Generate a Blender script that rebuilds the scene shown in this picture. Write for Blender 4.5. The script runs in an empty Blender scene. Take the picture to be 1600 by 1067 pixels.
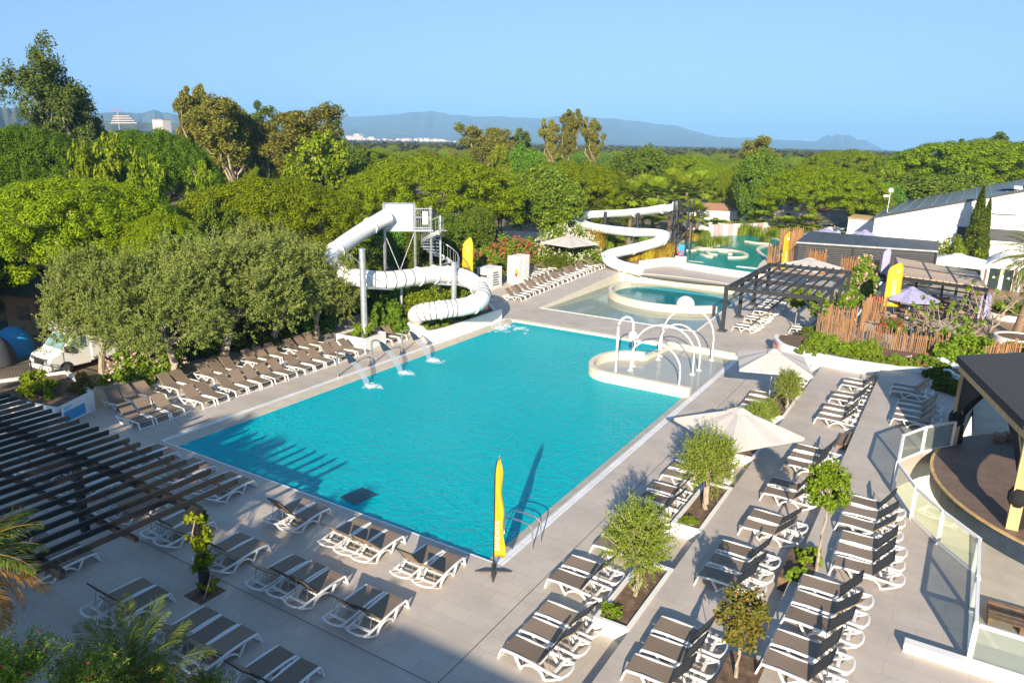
import bpy, math, random
import numpy as np
from mathutils import Vector, Matrix
random.seed(7)
scn = bpy.context.scene
COL = scn.collection
PI = math.pi
R = math.radians
# ------------------------------------------------------------------ camera model
CH = 13.0
F, PIT, ROL, YAW = 1139.758, 0.26651365, 0.02113522, -0.54739332
fw = Vector((math.sin(YAW)*math.cos(PIT), math.cos(YAW)*math.cos(PIT), -math.sin(PIT)))
_r = Vector((math.cos(YAW), -math.sin(YAW), 0)); _u = _r.cross(fw)
rt = _r*math.cos(ROL)+_u*math.sin(ROL); up = _u*math.cos(ROL)-_r*math.sin(ROL)
def ray(x, y): return fw+rt*((x-800)/F)-up*((y-533.5)/F)
def at(x, y, z=0.0):
    d = ray(x, y); t = (CH-z)/-d.z
    return Vector((d.x*t, d.y*t, z))
def P(x, y, D):
    d = ray(x, y); t = D/math.hypot(d.x, d.y)
    return Vector((d.x*t, d.y*t, CH+d.z*t))
cd = bpy.data.cameras.new('camera'); cam = bpy.data.objects.new('camera', cd); COL.objects.link(cam)
cam.matrix_world = Matrix(((rt.x, up.x, -fw.x, 0), (rt.y, up.y, -fw.y, 0), (rt.z, up.z, -fw.z, CH), (0, 0, 0, 1)))
cd.sensor_width = 36; cd.lens = 36*F/1600; cd.clip_start = .1; cd.clip_end = 80000
scn.camera = cam
scn.view_settings.view_transform = 'Standard'; scn.view_settings.look = 'None'
scn.view_settings.gamma = 1; scn.view_settings.exposure = 1.08
scn.cycles.max_bounces = 8; scn.cycles.transparent_max_bounces = 16
scn.cycles.use_denoising = True
scn.cycles.volume_bounces = 0
# ------------------------------------------------------------------ light
SAZ, SEL = R(-68.5), R(20.5)     # direction towards the sun
sdir = Vector((math.cos(SAZ)*math.cos(SEL), math.sin(SAZ)*math.cos(SEL), math.sin(SEL)))
w = bpy.data.worlds.new('World'); scn.world = w; w.use_nodes = True
nt = w.node_tree; bg = nt.nodes['Background']
sky = nt.nodes.new('ShaderNodeTexSky'); sky.sky_type = 'NISHITA'; sky.sun_disc = False
sky.sun_elevation = SEL; sky.sun_rotation = PI/2-SAZ
sky.air_density = 1.0; sky.dust_density = 0.0; sky.ozone_density = 2.3
tcw = nt.nodes.new('ShaderNodeTexCoord'); mpw = nt.nodes.new('ShaderNodeMapping'); mpw.inputs['Scale'].default_value = (1, 1, .7); mpw.inputs['Location'].default_value = (0, 0, .245)
nrm = nt.nodes.new('ShaderNodeVectorMath'); nrm.operation = 'NORMALIZE'
nt.links.new(tcw.outputs['Generated'], mpw.inputs[0]); nt.links.new(mpw.outputs[0], nrm.inputs[0]); nt.links.new(nrm.outputs[0], sky.inputs[0])
nt.links.new(sky.outputs[0], bg.inputs[0]); bg.inputs[1].default_value = 0.105
sl = bpy.data.lights.new('sun', 'SUN'); sl.energy = 5.0; sl.angle = R(.5); sl.color = (1, .87, .68)
so = bpy.data.objects.new('sun', sl); COL.objects.link(so)
so.rotation_euler = sdir.to_track_quat('Z', 'Y').to_euler()
# ------------------------------------------------------------------ materials
def nodes(name):
    m = bpy.data.materials.new(name); m.use_nodes = True
    n = m.node_tree
    return m, n, n.nodes['Principled BSDF'], n.links
def mat(name, c, rough=.6, var=.12, scale=3, bump=0, metal=0, spec=.5, coord='Object', stretch=None, rnd=0):
    m, n, b, l = nodes(name)
    b.inputs['Roughness'].default_value = rough; b.inputs['Metallic'].default_value = metal
    b.inputs['Specular IOR Level'].default_value = spec
    tc = n.nodes.new('ShaderNodeTexCoord'); tx = n.nodes.new('ShaderNodeTexNoise')
    tx.inputs['Scale'].default_value = scale; tx.inputs['Detail'].default_value = 5
    src = tc.outputs[coord]
    if stretch:
        mp = n.nodes.new('ShaderNodeMapping'); mp.inputs['Scale'].default_value = stretch
        l.new(src, mp.inputs[0]); src = mp.outputs[0]
    l.new(src, tx.inputs['Vector'])
    cr = n.nodes.new('ShaderNodeMixRGB')
    cr.inputs[1].default_value = (*[x*(1-var) for x in c], 1); cr.inputs[2].default_value = (*[min(1, x*(1+var)) for x in c], 1)
    mr = n.nodes.new('ShaderNodeMapRange'); mr.inputs[1].default_value = .3; mr.inputs[2].default_value = .7
    l.new(tx.outputs[0], mr.inputs[0]); l.new(mr.outputs[0], cr.inputs[0])
    if rnd:
        oi = n.nodes.new('ShaderNodeObjectInfo'); hs = n.nodes.new('ShaderNodeHueSaturation'); v = n.nodes.new('ShaderNodeMapRange'); v.inputs[3].default_value = 1-rnd; v.inputs[4].default_value = 1+rnd
        l.new(oi.outputs['Random'], v.inputs[0]); l.new(v.outputs[0], hs.inputs['Value']); l.new(cr.outputs[0], hs.inputs['Color']); l.new(hs.outputs[0], b.inputs['Base Color'])
    else: l.new(cr.outputs[0], b.inputs['Base Color'])
    if bump:
        bp = n.nodes.new('ShaderNodeBump'); bp.inputs['Strength'].default_value = bump; bp.inputs['Distance'].default_value = .02
        l.new(tx.outputs[0], bp.inputs['Height']); l.new(bp.outputs[0], b.inputs['Normal'])
    return m
def leafmat(name, c1, c2, rough=.55, trans=.18, hue=.04, val=.35):
    m, n, b, l = nodes(name)
    g = n.nodes.new('ShaderNodeNewGeometry'); oi = n.nodes.new('ShaderNodeObjectInfo')
    mx = n.nodes.new('ShaderNodeMixRGB'); mx.inputs[1].default_value = (*c1, 1); mx.inputs[2].default_value = (*c2, 1)
    l.new(g.outputs['Random Per Island'], mx.inputs[0])
    hs = n.nodes.new('ShaderNodeHueSaturation')
    a = n.nodes.new('ShaderNodeMapRange'); a.inputs[3].default_value = .5-hue; a.inputs[4].default_value = .5+hue*.6
    v = n.nodes.new('ShaderNodeMapRange'); v.inputs[3].default_value = 1-val; v.inputs[4].default_value = 1+val
    l.new(oi.outputs['Random'], a.inputs[0]); l.new(oi.outputs['Random'], v.inputs[0])
    l.new(a.outputs[0], hs.inputs['Hue']); l.new(v.outputs[0], hs.inputs['Value']); l.new(mx.outputs[0], hs.inputs['Color'])
    l.new(hs.outputs[0], b.inputs['Base Color']); b.inputs['Roughness'].default_value = rough
    b.inputs['Specular IOR Level'].default_value = .1
    tr = n.nodes.new('ShaderNodeBsdfTranslucent'); l.new(hs.outputs[0], tr.inputs[0])
    ms = n.nodes.new('ShaderNodeMixShader'); ms.inputs[0].default_value = trans
    out = n.nodes['Material Output']
    l.new(b.outputs[0], ms.inputs[1]); l.new(tr.outputs[0], ms.inputs[2]); l.new(ms.outputs[0], out.inputs[0])
    return m
def tilemat(name, c, bw, bh, mortar=.012, var=.10, dark=.62, bumpy=True, off=.5):
    m, n, b, l = nodes(name)
    tc = n.nodes.new('ShaderNodeTexCoord'); br = n.nodes.new('ShaderNodeTexBrick')
    br.inputs['Scale'].default_value = 1; br.inputs['Brick Width'].default_value = bw; br.inputs['Row Height'].default_value = bh
    br.inputs['Mortar Size'].default_value = mortar; br.offset = off; br.inputs['Mortar Smooth'].default_value = .3
    br.inputs[1].default_value = (*[x*(1-var*.5) for x in c], 1); br.inputs[2].default_value = (*[x*(1+var*.5) for x in c], 1)
    br.inputs[3].default_value = (*[x*dark for x in c], 1)
    l.new(tc.outputs['Object'], br.inputs[0])
    tx = n.nodes.new('ShaderNodeTexNoise'); tx.inputs['Scale'].default_value = .7; tx.inputs['Detail'].default_value = 8
    tx.inputs['Roughness'].default_value = .65
    l.new(tc.outputs['Object'], tx.inputs[0])
    mr = n.nodes.new('ShaderNodeMapRange'); mr.inputs[1].default_value = .3; mr.inputs[2].default_value = .7; mr.inputs[3].default_value = .86; mr.inputs[4].default_value = 1.1
    l.new(tx.outputs[0], mr.inputs[0])
    mu = n.nodes.new('ShaderNodeMixRGB'); mu.blend_type = 'MULTIPLY'; mu.inputs[0].default_value = 1
    l.new(br.outputs[0], mu.inputs[1]); l.new(mr.outputs[0], mu.inputs[2])
    t2 = n.nodes.new('ShaderNodeTexNoise'); t2.inputs['Scale'].default_value = 90; t2.inputs['Detail'].default_value = 2
    l.new(tc.outputs['Object'], t2.inputs[0])
    m2 = n.nodes.new('ShaderNodeMapRange'); m2.inputs[3].default_value = .85; m2.inputs[4].default_value = 1.15
    l.new(t2.outputs[0], m2.inputs[0])
    mv = n.nodes.new('ShaderNodeMixRGB'); mv.blend_type = 'MULTIPLY'; mv.inputs[0].default_value = 1
    l.new(mu.outputs[0], mv.inputs[1]); l.new(m2.outputs[0], mv.inputs[2])
    l.new(mv.outputs[0], b.inputs['Base Color']); b.inputs['Roughness'].default_value = .6; b.inputs['Specular IOR Level'].default_value = .35
    return m
def watermat(name, diff, tint, f=.5, scale=1.4, bump=.35, dist=.06, stretch=(1, 1, 1), gl=.75):
    m = bpy.data.materials.new(name); m.use_nodes = True; n = m.node_tree; l = n.links
    for x in list(n.nodes): n.nodes.remove(x)
    out = n.nodes.new('ShaderNodeOutputMaterial')
    tc = n.nodes.new('ShaderNodeTexCoord'); mp = n.nodes.new('ShaderNodeMapping'); mp.inputs['Scale'].default_value = stretch
    l.new(tc.outputs['Object'], mp.inputs[0])
    n1 = n.nodes.new('ShaderNodeTexNoise'); n1.inputs['Scale'].default_value = scale; n1.inputs['Detail'].default_value = 4; n1.inputs['Distortion'].default_value = 1.2
    n2 = n.nodes.new('ShaderNodeTexNoise'); n2.inputs['Scale'].default_value = scale*3.6; n2.inputs['Detail'].default_value = 3; n2.inputs['Distortion'].default_value = .8
    l.new(mp.outputs[0], n1.inputs[0]); l.new(mp.outputs[0], n2.inputs[0])
    ad = n.nodes.new('ShaderNodeMath'); ad.operation = 'MULTIPLY_ADD'; ad.inputs[1].default_value = .45
    l.new(n2.outputs[0], ad.inputs[0]); l.new(n1.outputs[0], ad.inputs[2])
    bp = n.nodes.new('ShaderNodeBump'); bp.inputs['Strength'].default_value = bump; bp.inputs['Distance'].default_value = dist
    l.new(ad.outputs[0], bp.inputs['Height'])
    big = n.nodes.new('ShaderNodeTexNoise'); big.inputs['Scale'].default_value = .16; big.inputs['Detail'].default_value = 3
    l.new(tc.outputs['Object'], big.inputs[0])
    dm = n.nodes.new('ShaderNodeMixRGB'); dm.inputs[1].default_value = (*[x*.9 for x in diff], 1); dm.inputs[2].default_value = (*[x*1.12 for x in diff], 1)
    l.new(big.outputs[0], dm.inputs[0])
    d = n.nodes.new('ShaderNodeBsdfDiffuse'); l.new(dm.outputs[0], d.inputs[0]); l.new(bp.outputs[0], d.inputs['Normal'])
    t = n.nodes.new('ShaderNodeBsdfTransparent'); t.inputs[0].default_value = (*tint, 1)
    g = n.nodes.new('ShaderNodeBsdfGlossy'); g.inputs['Roughness'].default_value = .04; l.new(bp.outputs[0], g.inputs['Normal'])
    fr = n.nodes.new('ShaderNodeFresnel'); fr.inputs[0].default_value = 1.33; l.new(bp.outputs[0], fr.inputs['Normal'])
    a = n.nodes.new('ShaderNodeMixShader'); a.inputs[0].default_value = f
    l.new(t.outputs[0], a.inputs[1]); l.new(d.outputs[0], a.inputs[2])
    fm = n.nodes.new('ShaderNodeMath'); fm.operation = 'MULTIPLY'; fm.inputs[1].default_value = gl; l.new(fr.outputs[0], fm.inputs[0])
    b = n.nodes.new('ShaderNodeMixShader'); l.new(fm.outputs[0], b.inputs[0]); l.new(a.outputs[0], b.inputs[1]); l.new(g.outputs[0], b.inputs[2])
    l.new(b.outputs[0], out.inputs[0])
    return m
def glassmat(name, tint, refl=.12, haze=.0, hazec=(.8, .8, .75)):
    m = bpy.data.materials.new(name); m.use_nodes = True; n = m.node_tree; l = n.links
    for x in list(n.nodes): n.nodes.remove(x)
    out = n.nodes.new('ShaderNodeOutputMaterial'); t = n.nodes.new('ShaderNodeBsdfTransparent'); t.inputs[0].default_value = (*tint, 1)
    g = n.nodes.new('ShaderNodeBsdfGlossy'); g.inputs['Roughness'].default_value = .02
    d = n.nodes.new('ShaderNodeBsdfDiffuse'); d.inputs[0].default_value = (*hazec, 1)
    a = n.nodes.new('ShaderNodeMixShader'); a.inputs[0].default_value = haze; l.new(t.outputs[0], a.inputs[1]); l.new(d.outputs[0], a.inputs[2])
    lw = n.nodes.new('ShaderNodeFresnel'); lw.inputs[0].default_value = 1.45
    fm = n.nodes.new('ShaderNodeMath'); fm.operation = 'MULTIPLY'; fm.inputs[1].default_value = .3; l.new(lw.outputs[0], fm.inputs[0])
    b = n.nodes.new('ShaderNodeMixShader'); l.new(fm.outputs[0], b.inputs[0]); l.new(a.outputs[0], b.inputs[1]); l.new(g.outputs[0], b.inputs[2])
    l.new(b.outputs[0], out.inputs[0])
    return m
M = dict(
 deck=tilemat('deck stone', (.51, .445, .38), 1.2, .6, .010, .08, .78),
 terr=tilemat('terrace stone', (.505, .44, .38), 1.2, .6, .010, .07, .8),
 soil=mat('soil', (.16, .10, .06), .95, .5, 4, .6),
 dirt=mat('sandy ground', (.20, .155, .10), .95, .4, .5),
 cream=mat('cream render', (.68, .61, .47), .7, .06, 2),
 beige=mat('beige paving', (.50, .45, .36), .8, .12, 1.5),
 white=mat('white paint', (.80, .79, .76), .45, .04, 2),
 plastic=mat('white plastic', (.80, .79, .76), .35, .03, 5),
 rendw=mat('white render', (.78, .76, .72), .8, .05, 1.2),
 grate=tilemat('white overflow grating', (.78, .78, .77), .14, .9, .012, .04, .6, off=0),
 sling=mat('taupe sling', (.23, .17, .12), .7, .12, 60, .2, rnd=.2),
 slingb=mat('taupe sling back', (.23, .165, .115), .7, .12, 60, .2, rnd=.2),
 steel=mat('steel', (.55, .56, .57), .3, .06, 4, metal=.9),
 galv=mat('galvanised steel', (.50, .53, .55), .42, .25, 5, metal=.6),
 black=mat('black metal', (.028, .028, .031), .45, .2, 3),
 anth=mat('anthracite', (.06, .062, .068), .5, .15, 2),
 char=mat('charcoal beam', (.016, .0155, .016), .5, .25, 3, stretch=(1, .2, 1)),
 canvas=mat('beige canvas', (.54, .495, .45), .85, .05, 3),
 lilac=mat('lilac canvas', (.34, .33, .52), .85, .06, 3),
 whitecan=mat('white canvas', (.78, .77, .76), .85, .05, 3),
 yellow=mat('yellow fabric', (.58, .38, .012), .6, .06, 3),
 text=mat('white lettering', (.82, .80, .76), .6, .02, 3),
 wood=mat('wood', (.56, .38, .17), .65, .25, 4, .2, stretch=(1, 1, .15)),
 woodd=mat('weathered wood', (.24, .15, .09), .7, .3, 5, .2),
 stake=mat('chestnut stakes', (.30, .15, .055), .75, .45, 7, .3, stretch=(1, 1, .1)),
 stakeg=mat('grey stakes', (.24, .15, .085), .8, .5, 7, .3, stretch=(1, 1, .1)),
 plank=tilemat('deck planks', (.36, .23, .13), 3.0, .14, .012, .2, .45),
 roofw=tilemat('roof slats', (.74, .54, .36), 3.0, .12, .02, .25, .35),
 stage=tilemat('stage brown', (.20, .14, .11), .5, .12, .01, .25, .6),
 felt=mat('roof felt', (.045, .043, .047), .9, .25, 25, .3),
 navy=mat('navy panel', (.035, .055, .085), .5, .2, 2),
 drape=mat('black drape', (.012, .012, .013), .9, .3, 6),
 bark=mat('bark', (.17, .12, .085), .9, .4, 6, .6),
 barkl=mat('pale bark', (.36, .29, .21), .9, .3, 6, .5),
 blue=mat('blue print', (.04, .30, .60), .5, .05, 3),
 red=mat('red paint', (.55, .03, .03), .5, .1, 3),
 pink=mat('pink panel', (.62, .36, .36), .7, .1, 3),
 solar=mat('solar panel', (.12, .13, .16), .25, .25, 1.2),
 glass=glassmat('fence glass', (.90, .94, .92), haze=.16, hazec=(.60, .64, .58)),
 wglass=mat('dark window glass', (.03, .05, .055), .08, .2, 2),
 cabglass=mat('windscreen', (.16, .27, .27), .08, .3, 2),
 deepteal=mat('deep teal square', (.004, .075, .11), .5, .1, 3),
 tyre=mat('tyre', (.02, .02, .02), .8, .2, 9),
 tube=mat('white fibreglass', (.80, .79, .77), .22, .03, 1.5),
 tubein=mat('pale flume inside', (.72, .80, .80), .2, .03, 1.5),
 poolfloor=mat('pool floor', (.34, .62, .62), .8, .05, .5),
 poolfloor2=mat('wading pool floor', (.70, .75, .66), .8, .08, .4),
 poolwall=mat('pool wall', (.60, .60, .50), .7, .08, 2),
 lagoonfloor=mat('lagoon floor', (.10, .42, .34), .8, .15, .5),
 tank=mat('blue slide mat', (.05, .30, .62), .5, .1, 2),
 water=watermat('pool water', (.0, .50, .58), (.06, .85, .90), .74, 2.2, 1.0, .10, (1, 1, 1), .25),
 water2=watermat('wading water', (.50, .60, .54), (.95, .985, .98), .2, 1.6, .10, .015),
 water3=watermat('plunge water', (.003, .33, .38), (.15, .75, .78), .5, 1.6, .2, .03),
 water4=watermat('lagoon water', (.02, .46, .40), (.3, .85, .78), .6, 1.0, .3, .05),
 padw=watermat('splash pad water', (.62, .63, .58), (.95, .97, .96), .5, 2, .15, .02),
 spray=glassmat('falling water', (.98, .99, .99), haze=.22, hazec=(.9, .92, .92)),
 foam=mat('foam', (.80, .86, .86), .8, .1, 12, .5),
 ridge=mat('hill vegetation', (.075, .085, .05), .95, .4, .002),
 farwood=leafmat('far wood leaves', (0.0567, 0.0819, 0.0106), (0.126, 0.151, 0.0185)),
 town1=mat('town render', (.62, .52, .43), .8, .12, .02),
 town2=mat('town roof', (.42, .22, .14), .8, .15, .02),
 pine=leafmat('pine needles', (0.116, 0.185, 0.00311), (0.258, 0.334, 0.00569), hue=.015, val=.2),
 pined=leafmat('dark pine needles', (0.0564, 0.114, 0.00509), (0.119, 0.189, 0.00801), hue=.015, val=.2),
 broad=leafmat('broad leaves', (0.0648, 0.132, 0.0108), (0.155, 0.251, 0.0216)),
 poplar=leafmat('poplar leaves', (0.0866, 0.15, 0.012), (0.221, 0.299, 0.0264), hue=.01, val=.12),
 euca=leafmat('eucalyptus leaves', (0.133, 0.151, 0.0192), (0.272, 0.249, 0.042), hue=.006, val=.2),
 eucag=leafmat('green eucalyptus leaves', (0.0683, 0.11, 0.018), (0.147, 0.189, 0.033), hue=.006, val=.2),
 olive=leafmat('olive leaves', (0.143, 0.187, 0.0355), (0.286, 0.342, 0.0808), hue=.015, val=.12),
 olivey=leafmat('young olive leaves', (0.133, 0.206, 0.021), (0.29, 0.338, 0.054), hue=.01, val=.1),
 lime=leafmat('lime leaves', (0.118, 0.183, 0.0072), (0.251, 0.303, 0.0144), hue=.01, val=.1),
 fresh=leafmat('fresh leaves', (0.0966, 0.193, 0.012), (0.242, 0.338, 0.024), hue=.01, val=.12),
 rust=leafmat('bronze leaves', (0.105, 0.147, 0.018), (0.252, 0.168, 0.036), hue=.01, val=.1), rust_=leafmat('bronze leaves old', (0.145, 0.145, 0.018), (0.266, 0.156, 0.03), hue=.01, val=.1),
 cyp=leafmat('cypress leaves', (0.0604, 0.103, 0.009), (0.133, 0.169, 0.018), hue=.01, val=.1),
 palm=leafmat('palm leaves', (0.0725, 0.121, 0.015), (0.169, 0.206, 0.03), hue=.01, val=.1),
 fan=leafmat('fan palm leaves', (0.149, 0.222, 0.0132), (0.286, 0.352, 0.0264), hue=.01, val=.1),
 dry=leafmat('dry fronds', (0.315, 0.168, 0.024), (0.504, 0.304, 0.06), hue=.01, val=.1),
 bamb=leafmat('bamboo leaves', (0.314, 0.242, 0.018), (0.507, 0.362, 0.042), hue=.01, val=.1),
 grass=leafmat('grass blades', (0.108, 0.181, 0.012), (0.242, 0.301, 0.03), hue=.01, val=.1),
 flower=leafmat('pink blossom', (.42, .04, .06), (.60, .13, .15), hue=.01, val=.1),
 flowerp=leafmat('pale blossom', (0.66, 0.42, 0.34), (0.75, 0.6, 0.48), hue=.01, val=.1),
 floww=leafmat('white blossom', (0.7, 0.66, 0.5), (0.75, 0.72, 0.6), hue=.01, val=.1),
)
# ------------------------------------------------------------------ mesh helpers
def setp(o, label=None, cat=None, group=None, kind=None):
    if label: o['label'] = label
    if cat: o['category'] = cat
    if group: o['group'] = group
    if kind: o['kind'] = kind
    return o
def root(name, label, cat, loc=(0, 0, 0), rz=0, group=None):
    o = bpy.data.objects.new(name, None); COL.objects.link(o); o.location = loc; o.rotation_euler.z = rz
    o.empty_display_size = .2
    return setp(o, label, cat, group)
LOCAL = set()
def loc_(o): LOCAL.add(o.name); return o
class MB:
    def __init__(s): s.v = []; s.f = []
    def add(s, vs, fs):
        k = len(s.v); s.v += [tuple(x) for x in vs]; s.f += [tuple(i+k for i in f) for f in fs]; return s
    def hexa(s, p): return s.add(p, [(0, 3, 2, 1), (4, 5, 6, 7), (0, 1, 5, 4), (1, 2, 6, 5), (2, 3, 7, 6), (3, 0, 4, 7)])
    def box(s, lo, hi):
        x0, y0, z0 = lo; x1, y1, z1 = hi
        return s.hexa([(x0, y0, z0), (x1, y0, z0), (x1, y1, z0), (x0, y1, z0), (x0, y0, z1), (x1, y0, z1), (x1, y1, z1), (x0, y1, z1)])
    def bar(s, a, b, wd, ht, upv=(0, 0, 1)):
        a = Vector(a); b = Vector(b); d = (b-a).normalized(); u0 = Vector(upv)
        if abs(d.dot(u0)) > .98: u0 = Vector((0, 1, 0))
        x = d.cross(u0).normalized()*wd/2; y = x.cross(d).normalized()*ht/2
        return s.hexa([a-x-y, a+x-y, a+x+y, a-x+y, b-x-y, b+x-y, b+x+y, b-x+y])
    def sweep(s, pts, prof, closed=False, caps=True, upv=Vector((0, 0, 1))):
        # profile points (side, up) swept along a path
        pts = [Vector(p) for p in pts]; n = len(pts); m = len(prof); rows = []
        for i, p in enumerate(pts):
            if closed: d = pts[(i+1) % n]-pts[i-1]
            else: d = pts[min(i+1, n-1)]-pts[max(i-1, 0)]
            d.normalize(); x = d.cross(upv)
            if x.length < .05: x = d.cross(Vector((0, 1, 0)))
            x.normalize(); y = x.cross(d)
            q = prof[i] if isinstance(prof[0], list) else prof
            rows.append([p+x*a+y*b for a, b in q])
        m = len(rows[0]); vs = [v for r_ in rows for v in r_]; fs = []
        for i in range(n if closed else n-1):
            for j in range(m):
                a = i*m+j; b = i*m+(j+1) % m; k = ((i+1) % n)*m
                fs.append((a, b, k+(j+1) % m, k+j))
        if caps and not closed: fs += [tuple(range(m))[::-1], tuple((n-1)*m+j for j in range(m))]
        return s.add(vs, fs)
    def tube(s, pts, r, seg=8, closed=False):
        rr = r if isinstance(r, (list, tuple)) else [r]*len(pts)
        return s.sweep(pts, [[(q*math.cos(2*PI*j/seg), q*math.sin(2*PI*j/seg)) for j in range(seg)] for q in rr], closed)
    def rail(s, pts, wd, ht, closed=False):
        return s.sweep(pts, [(-wd/2, -ht/2), (wd/2, -ht/2), (wd/2, ht/2), (-wd/2, ht/2)], closed)
    def wall(s, pts, t, z0, z1, closed=False):
        q = [Vector((p[0], p[1], 0)) for p in pts]
        return s.sweep(q, [(-t/2, z0), (t/2, z0), (t/2, z1), (-t/2, z1)], closed)
    def prism(s, poly, z0, z1):
        n = len(poly); a = sum(poly[i][0]*poly[(i+1) % n][1]-poly[(i+1) % n][0]*poly[i][1] for i in range(n))
        if a < 0: poly = poly[::-1]
        vs = [(p[0], p[1], z0) for p in poly]+[(p[0], p[1], z1) for p in poly]
        fs = [tuple(range(n))[::-1], tuple(range(n, 2*n))]+[(i, (i+1) % n, n+(i+1) % n, n+i) for i in range(n)]
        return s.add(vs, fs)
    def sheet(s, poly, z=None):
        vs = [(p[0], p[1], p[2] if z is None else z) for p in poly]
        n = len(vs); a = sum(vs[i][0]*vs[(i+1) % n][1]-vs[(i+1) % n][0]*vs[i][1] for i in range(n))
        if a < 0: vs = vs[::-1]
        return s.add(vs, [tuple(range(n))])
    def lathe(s, prof, c=(0, 0, 0), seg=16):
        n = len(prof); vs = []; fs = []
        for r_, z in prof:
            for j in range(seg): vs.append((c[0]+r_*math.cos(2*PI*j/seg), c[1]+r_*math.sin(2*PI*j/seg), c[2]+z))
        for i in range(n-1):
            for j in range(seg): fs.append((i*seg+j, i*seg+(j+1) % seg, (i+1)*seg+(j+1) % seg, (i+1)*seg+j))
        fs += [tuple(range(seg))[::-1], tuple((n-1)*seg+j for j in range(seg))]
        return s.add(vs, fs)
    def build(s, name, m, parent=None, smooth=False, world=True, bevel=0):
        me = bpy.data.meshes.new(name); vs = s.v
        if parent is not None and not (parent.name in LOCAL or (parent.parent and parent.parent.name in LOCAL)):
            L = parent.location
            if parent.parent is not None: L = L+parent.parent.location
            vs = [(a-L[0], b-L[1], c-L[2]) for a, b, c in vs]
        me.from_pydata(vs, [], s.f); me.materials.append(m)
        if smooth:
            me.polygons.foreach_set('use_smooth', [True]*len(me.polygons))
            me.set_sharp_from_angle(angle=R(40))
        me.update()
        o = bpy.data.objects.new(name, me); COL.objects.link(o)
        if parent is not None: o.parent = parent
        if bevel:
            b = o.modifiers.new('bevel', 'BEVEL'); b.width = bevel; b.segments = 2; b.limit_method = 'ANGLE'
        return o
def struct(o): o['kind'] = 'structure'; return o
def copy_tree(o, parent=None):
    c = o.copy(); COL.objects.link(c)
    if parent is not None: c.parent = parent
    for ch in list(o.children): copy_tree(ch, c)
    return c
def smoothpath(pts, n=6, closed=False):
    p = [Vector(q) for q in pts]; out = []; k = len(p)
    for i in range(k if closed else k-1):
        g = (lambda j: p[j % k]) if closed else (lambda j: p[min(max(j, 0), k-1)])
        a, b, c, d = g(i-1), g(i), g(i+1), g(i+2)
        for t in range(n):
            u = t/n
            out.append(.5*((2*b)+(c-a)*u+(2*a-5*b+4*c-d)*u*u+(3*b-a-3*c+d)*u**3))
    if not closed: out.append(p[-1])
    return out
def quads(name, V, m, parent=None):
    n = len(V)//4
    me = bpy.data.meshes.new(name); me.vertices.add(len(V)); me.vertices.foreach_set('co', V.astype(np.float32).ravel())
    me.loops.add(n*4); me.loops.foreach_set('vertex_index', np.arange(n*4, dtype=np.int32))
    me.polygons.add(n); me.polygons.foreach_set('loop_start', np.arange(0, n*4, 4, dtype=np.int32))
    me.polygons.foreach_set('loop_total', np.full(n, 4, dtype=np.int32))
    me.materials.append(m); me.update(calc_edges=True)
    o = bpy.data.objects.new(name, me); COL.objects.link(o)
    if parent is not None: o.parent = parent
    return o
def leafcloud(rng, cen, rad, per, size, out=.5, upb=.25, aspect=1.7, shell=.45, jit=.4, rn=.45):
    cen = np.asarray(cen, float); rad = np.asarray(rad, float)
    if rad.ndim == 1: rad = np.stack([rad]*3, 1)
    c = np.repeat(cen, per, 0); r_ = np.repeat(rad, per, 0); n = len(c)
    d = rng.normal(size=(n, 3)); d /= np.linalg.norm(d, axis=1)[:, None]
    q = rng.random(n)**shell
    p = c+d*r_*q[:, None]
    nm = d*out+np.array([0, 0, upb])+rng.normal(size=(n, 3))*rn
    nm /= np.linalg.norm(nm, axis=1)[:, None]
    t = np.cross(nm, rng.normal(size=(n, 3))); t /= np.linalg.norm(t, axis=1)[:, None]
    b = np.cross(nm, t); s = size*(1+jit*(rng.random(n)*2-1))[:, None]
    t = t*s*aspect/2; b = b*s/2
    return np.stack([p-t, p-b, p+t, p+b], 1).reshape(-1, 3)
def dirs(rng, n, zmin=-1):
    z = zmin+(1-zmin)*rng.random(n); a = rng.random(n)*2*PI; s = np.sqrt(1-z*z)
    return np.stack([s*np.cos(a), s*np.sin(a), z], 1)
# ================================================================== SETTING
def dz(x, y):
    if x < -6 and y > 50.85: return min(.7, (y-50.85)*.044)
    return 0.0
L2, L3, TZ = .42, .84, .3
BX0, BX1, BY0, BY1 = -28.75, -10.8, 17.45, 46.15
g = MB()
GX0, GX1, GY0, GY1, BIG = -38, 16, -8, 106, 30000
g.sheet([(-BIG, -BIG), (BIG, -BIG), (BIG, GY0), (-BIG, GY0)], 0)
g.sheet([(-BIG, GY1), (BIG, GY1), (BIG, BIG*1.5), (-BIG, BIG*1.5)], 0)
g.sheet([(-BIG, GY0), (GX0, GY0), (GX0, GY1), (-BIG, GY1)], 0)
g.sheet([(GX1, GY0), (BIG, GY0), (BIG, GY1), (GX1, GY1)], 0)
struct(g.build('ground', M['dirt']))
d = MB()
def rect(m, x0, x1, y0, y1, z=0): m.sheet([(x0, y0), (x1, y0), (x1, y1), (x0, y1)], z)
rect(d, -38, -5.95, -8, BY0); rect(d, -38, BX0, BY0, 50.85); rect(d, BX1, -5.95, BY0, 50.85); rect(d, BX0, BX1, BY1, 50.85)
for x0, x1 in ((-38, -28.45), (-15.3, -6)):
    d.sheet([(x0, 50.85, 0), (x1, 50.85, 0), (x1, 66.8, .7), (x0, 66.8, .7)])
rect(d, -38, -6, 66.8, 106, .7)
struct(d.build('pool_deck', M['deck']))
m = MB().box((-5.95, -8, -.3), (-2.72, 46.2, L2)); struct(m.build('middle_terrace', M['terr']))
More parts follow.
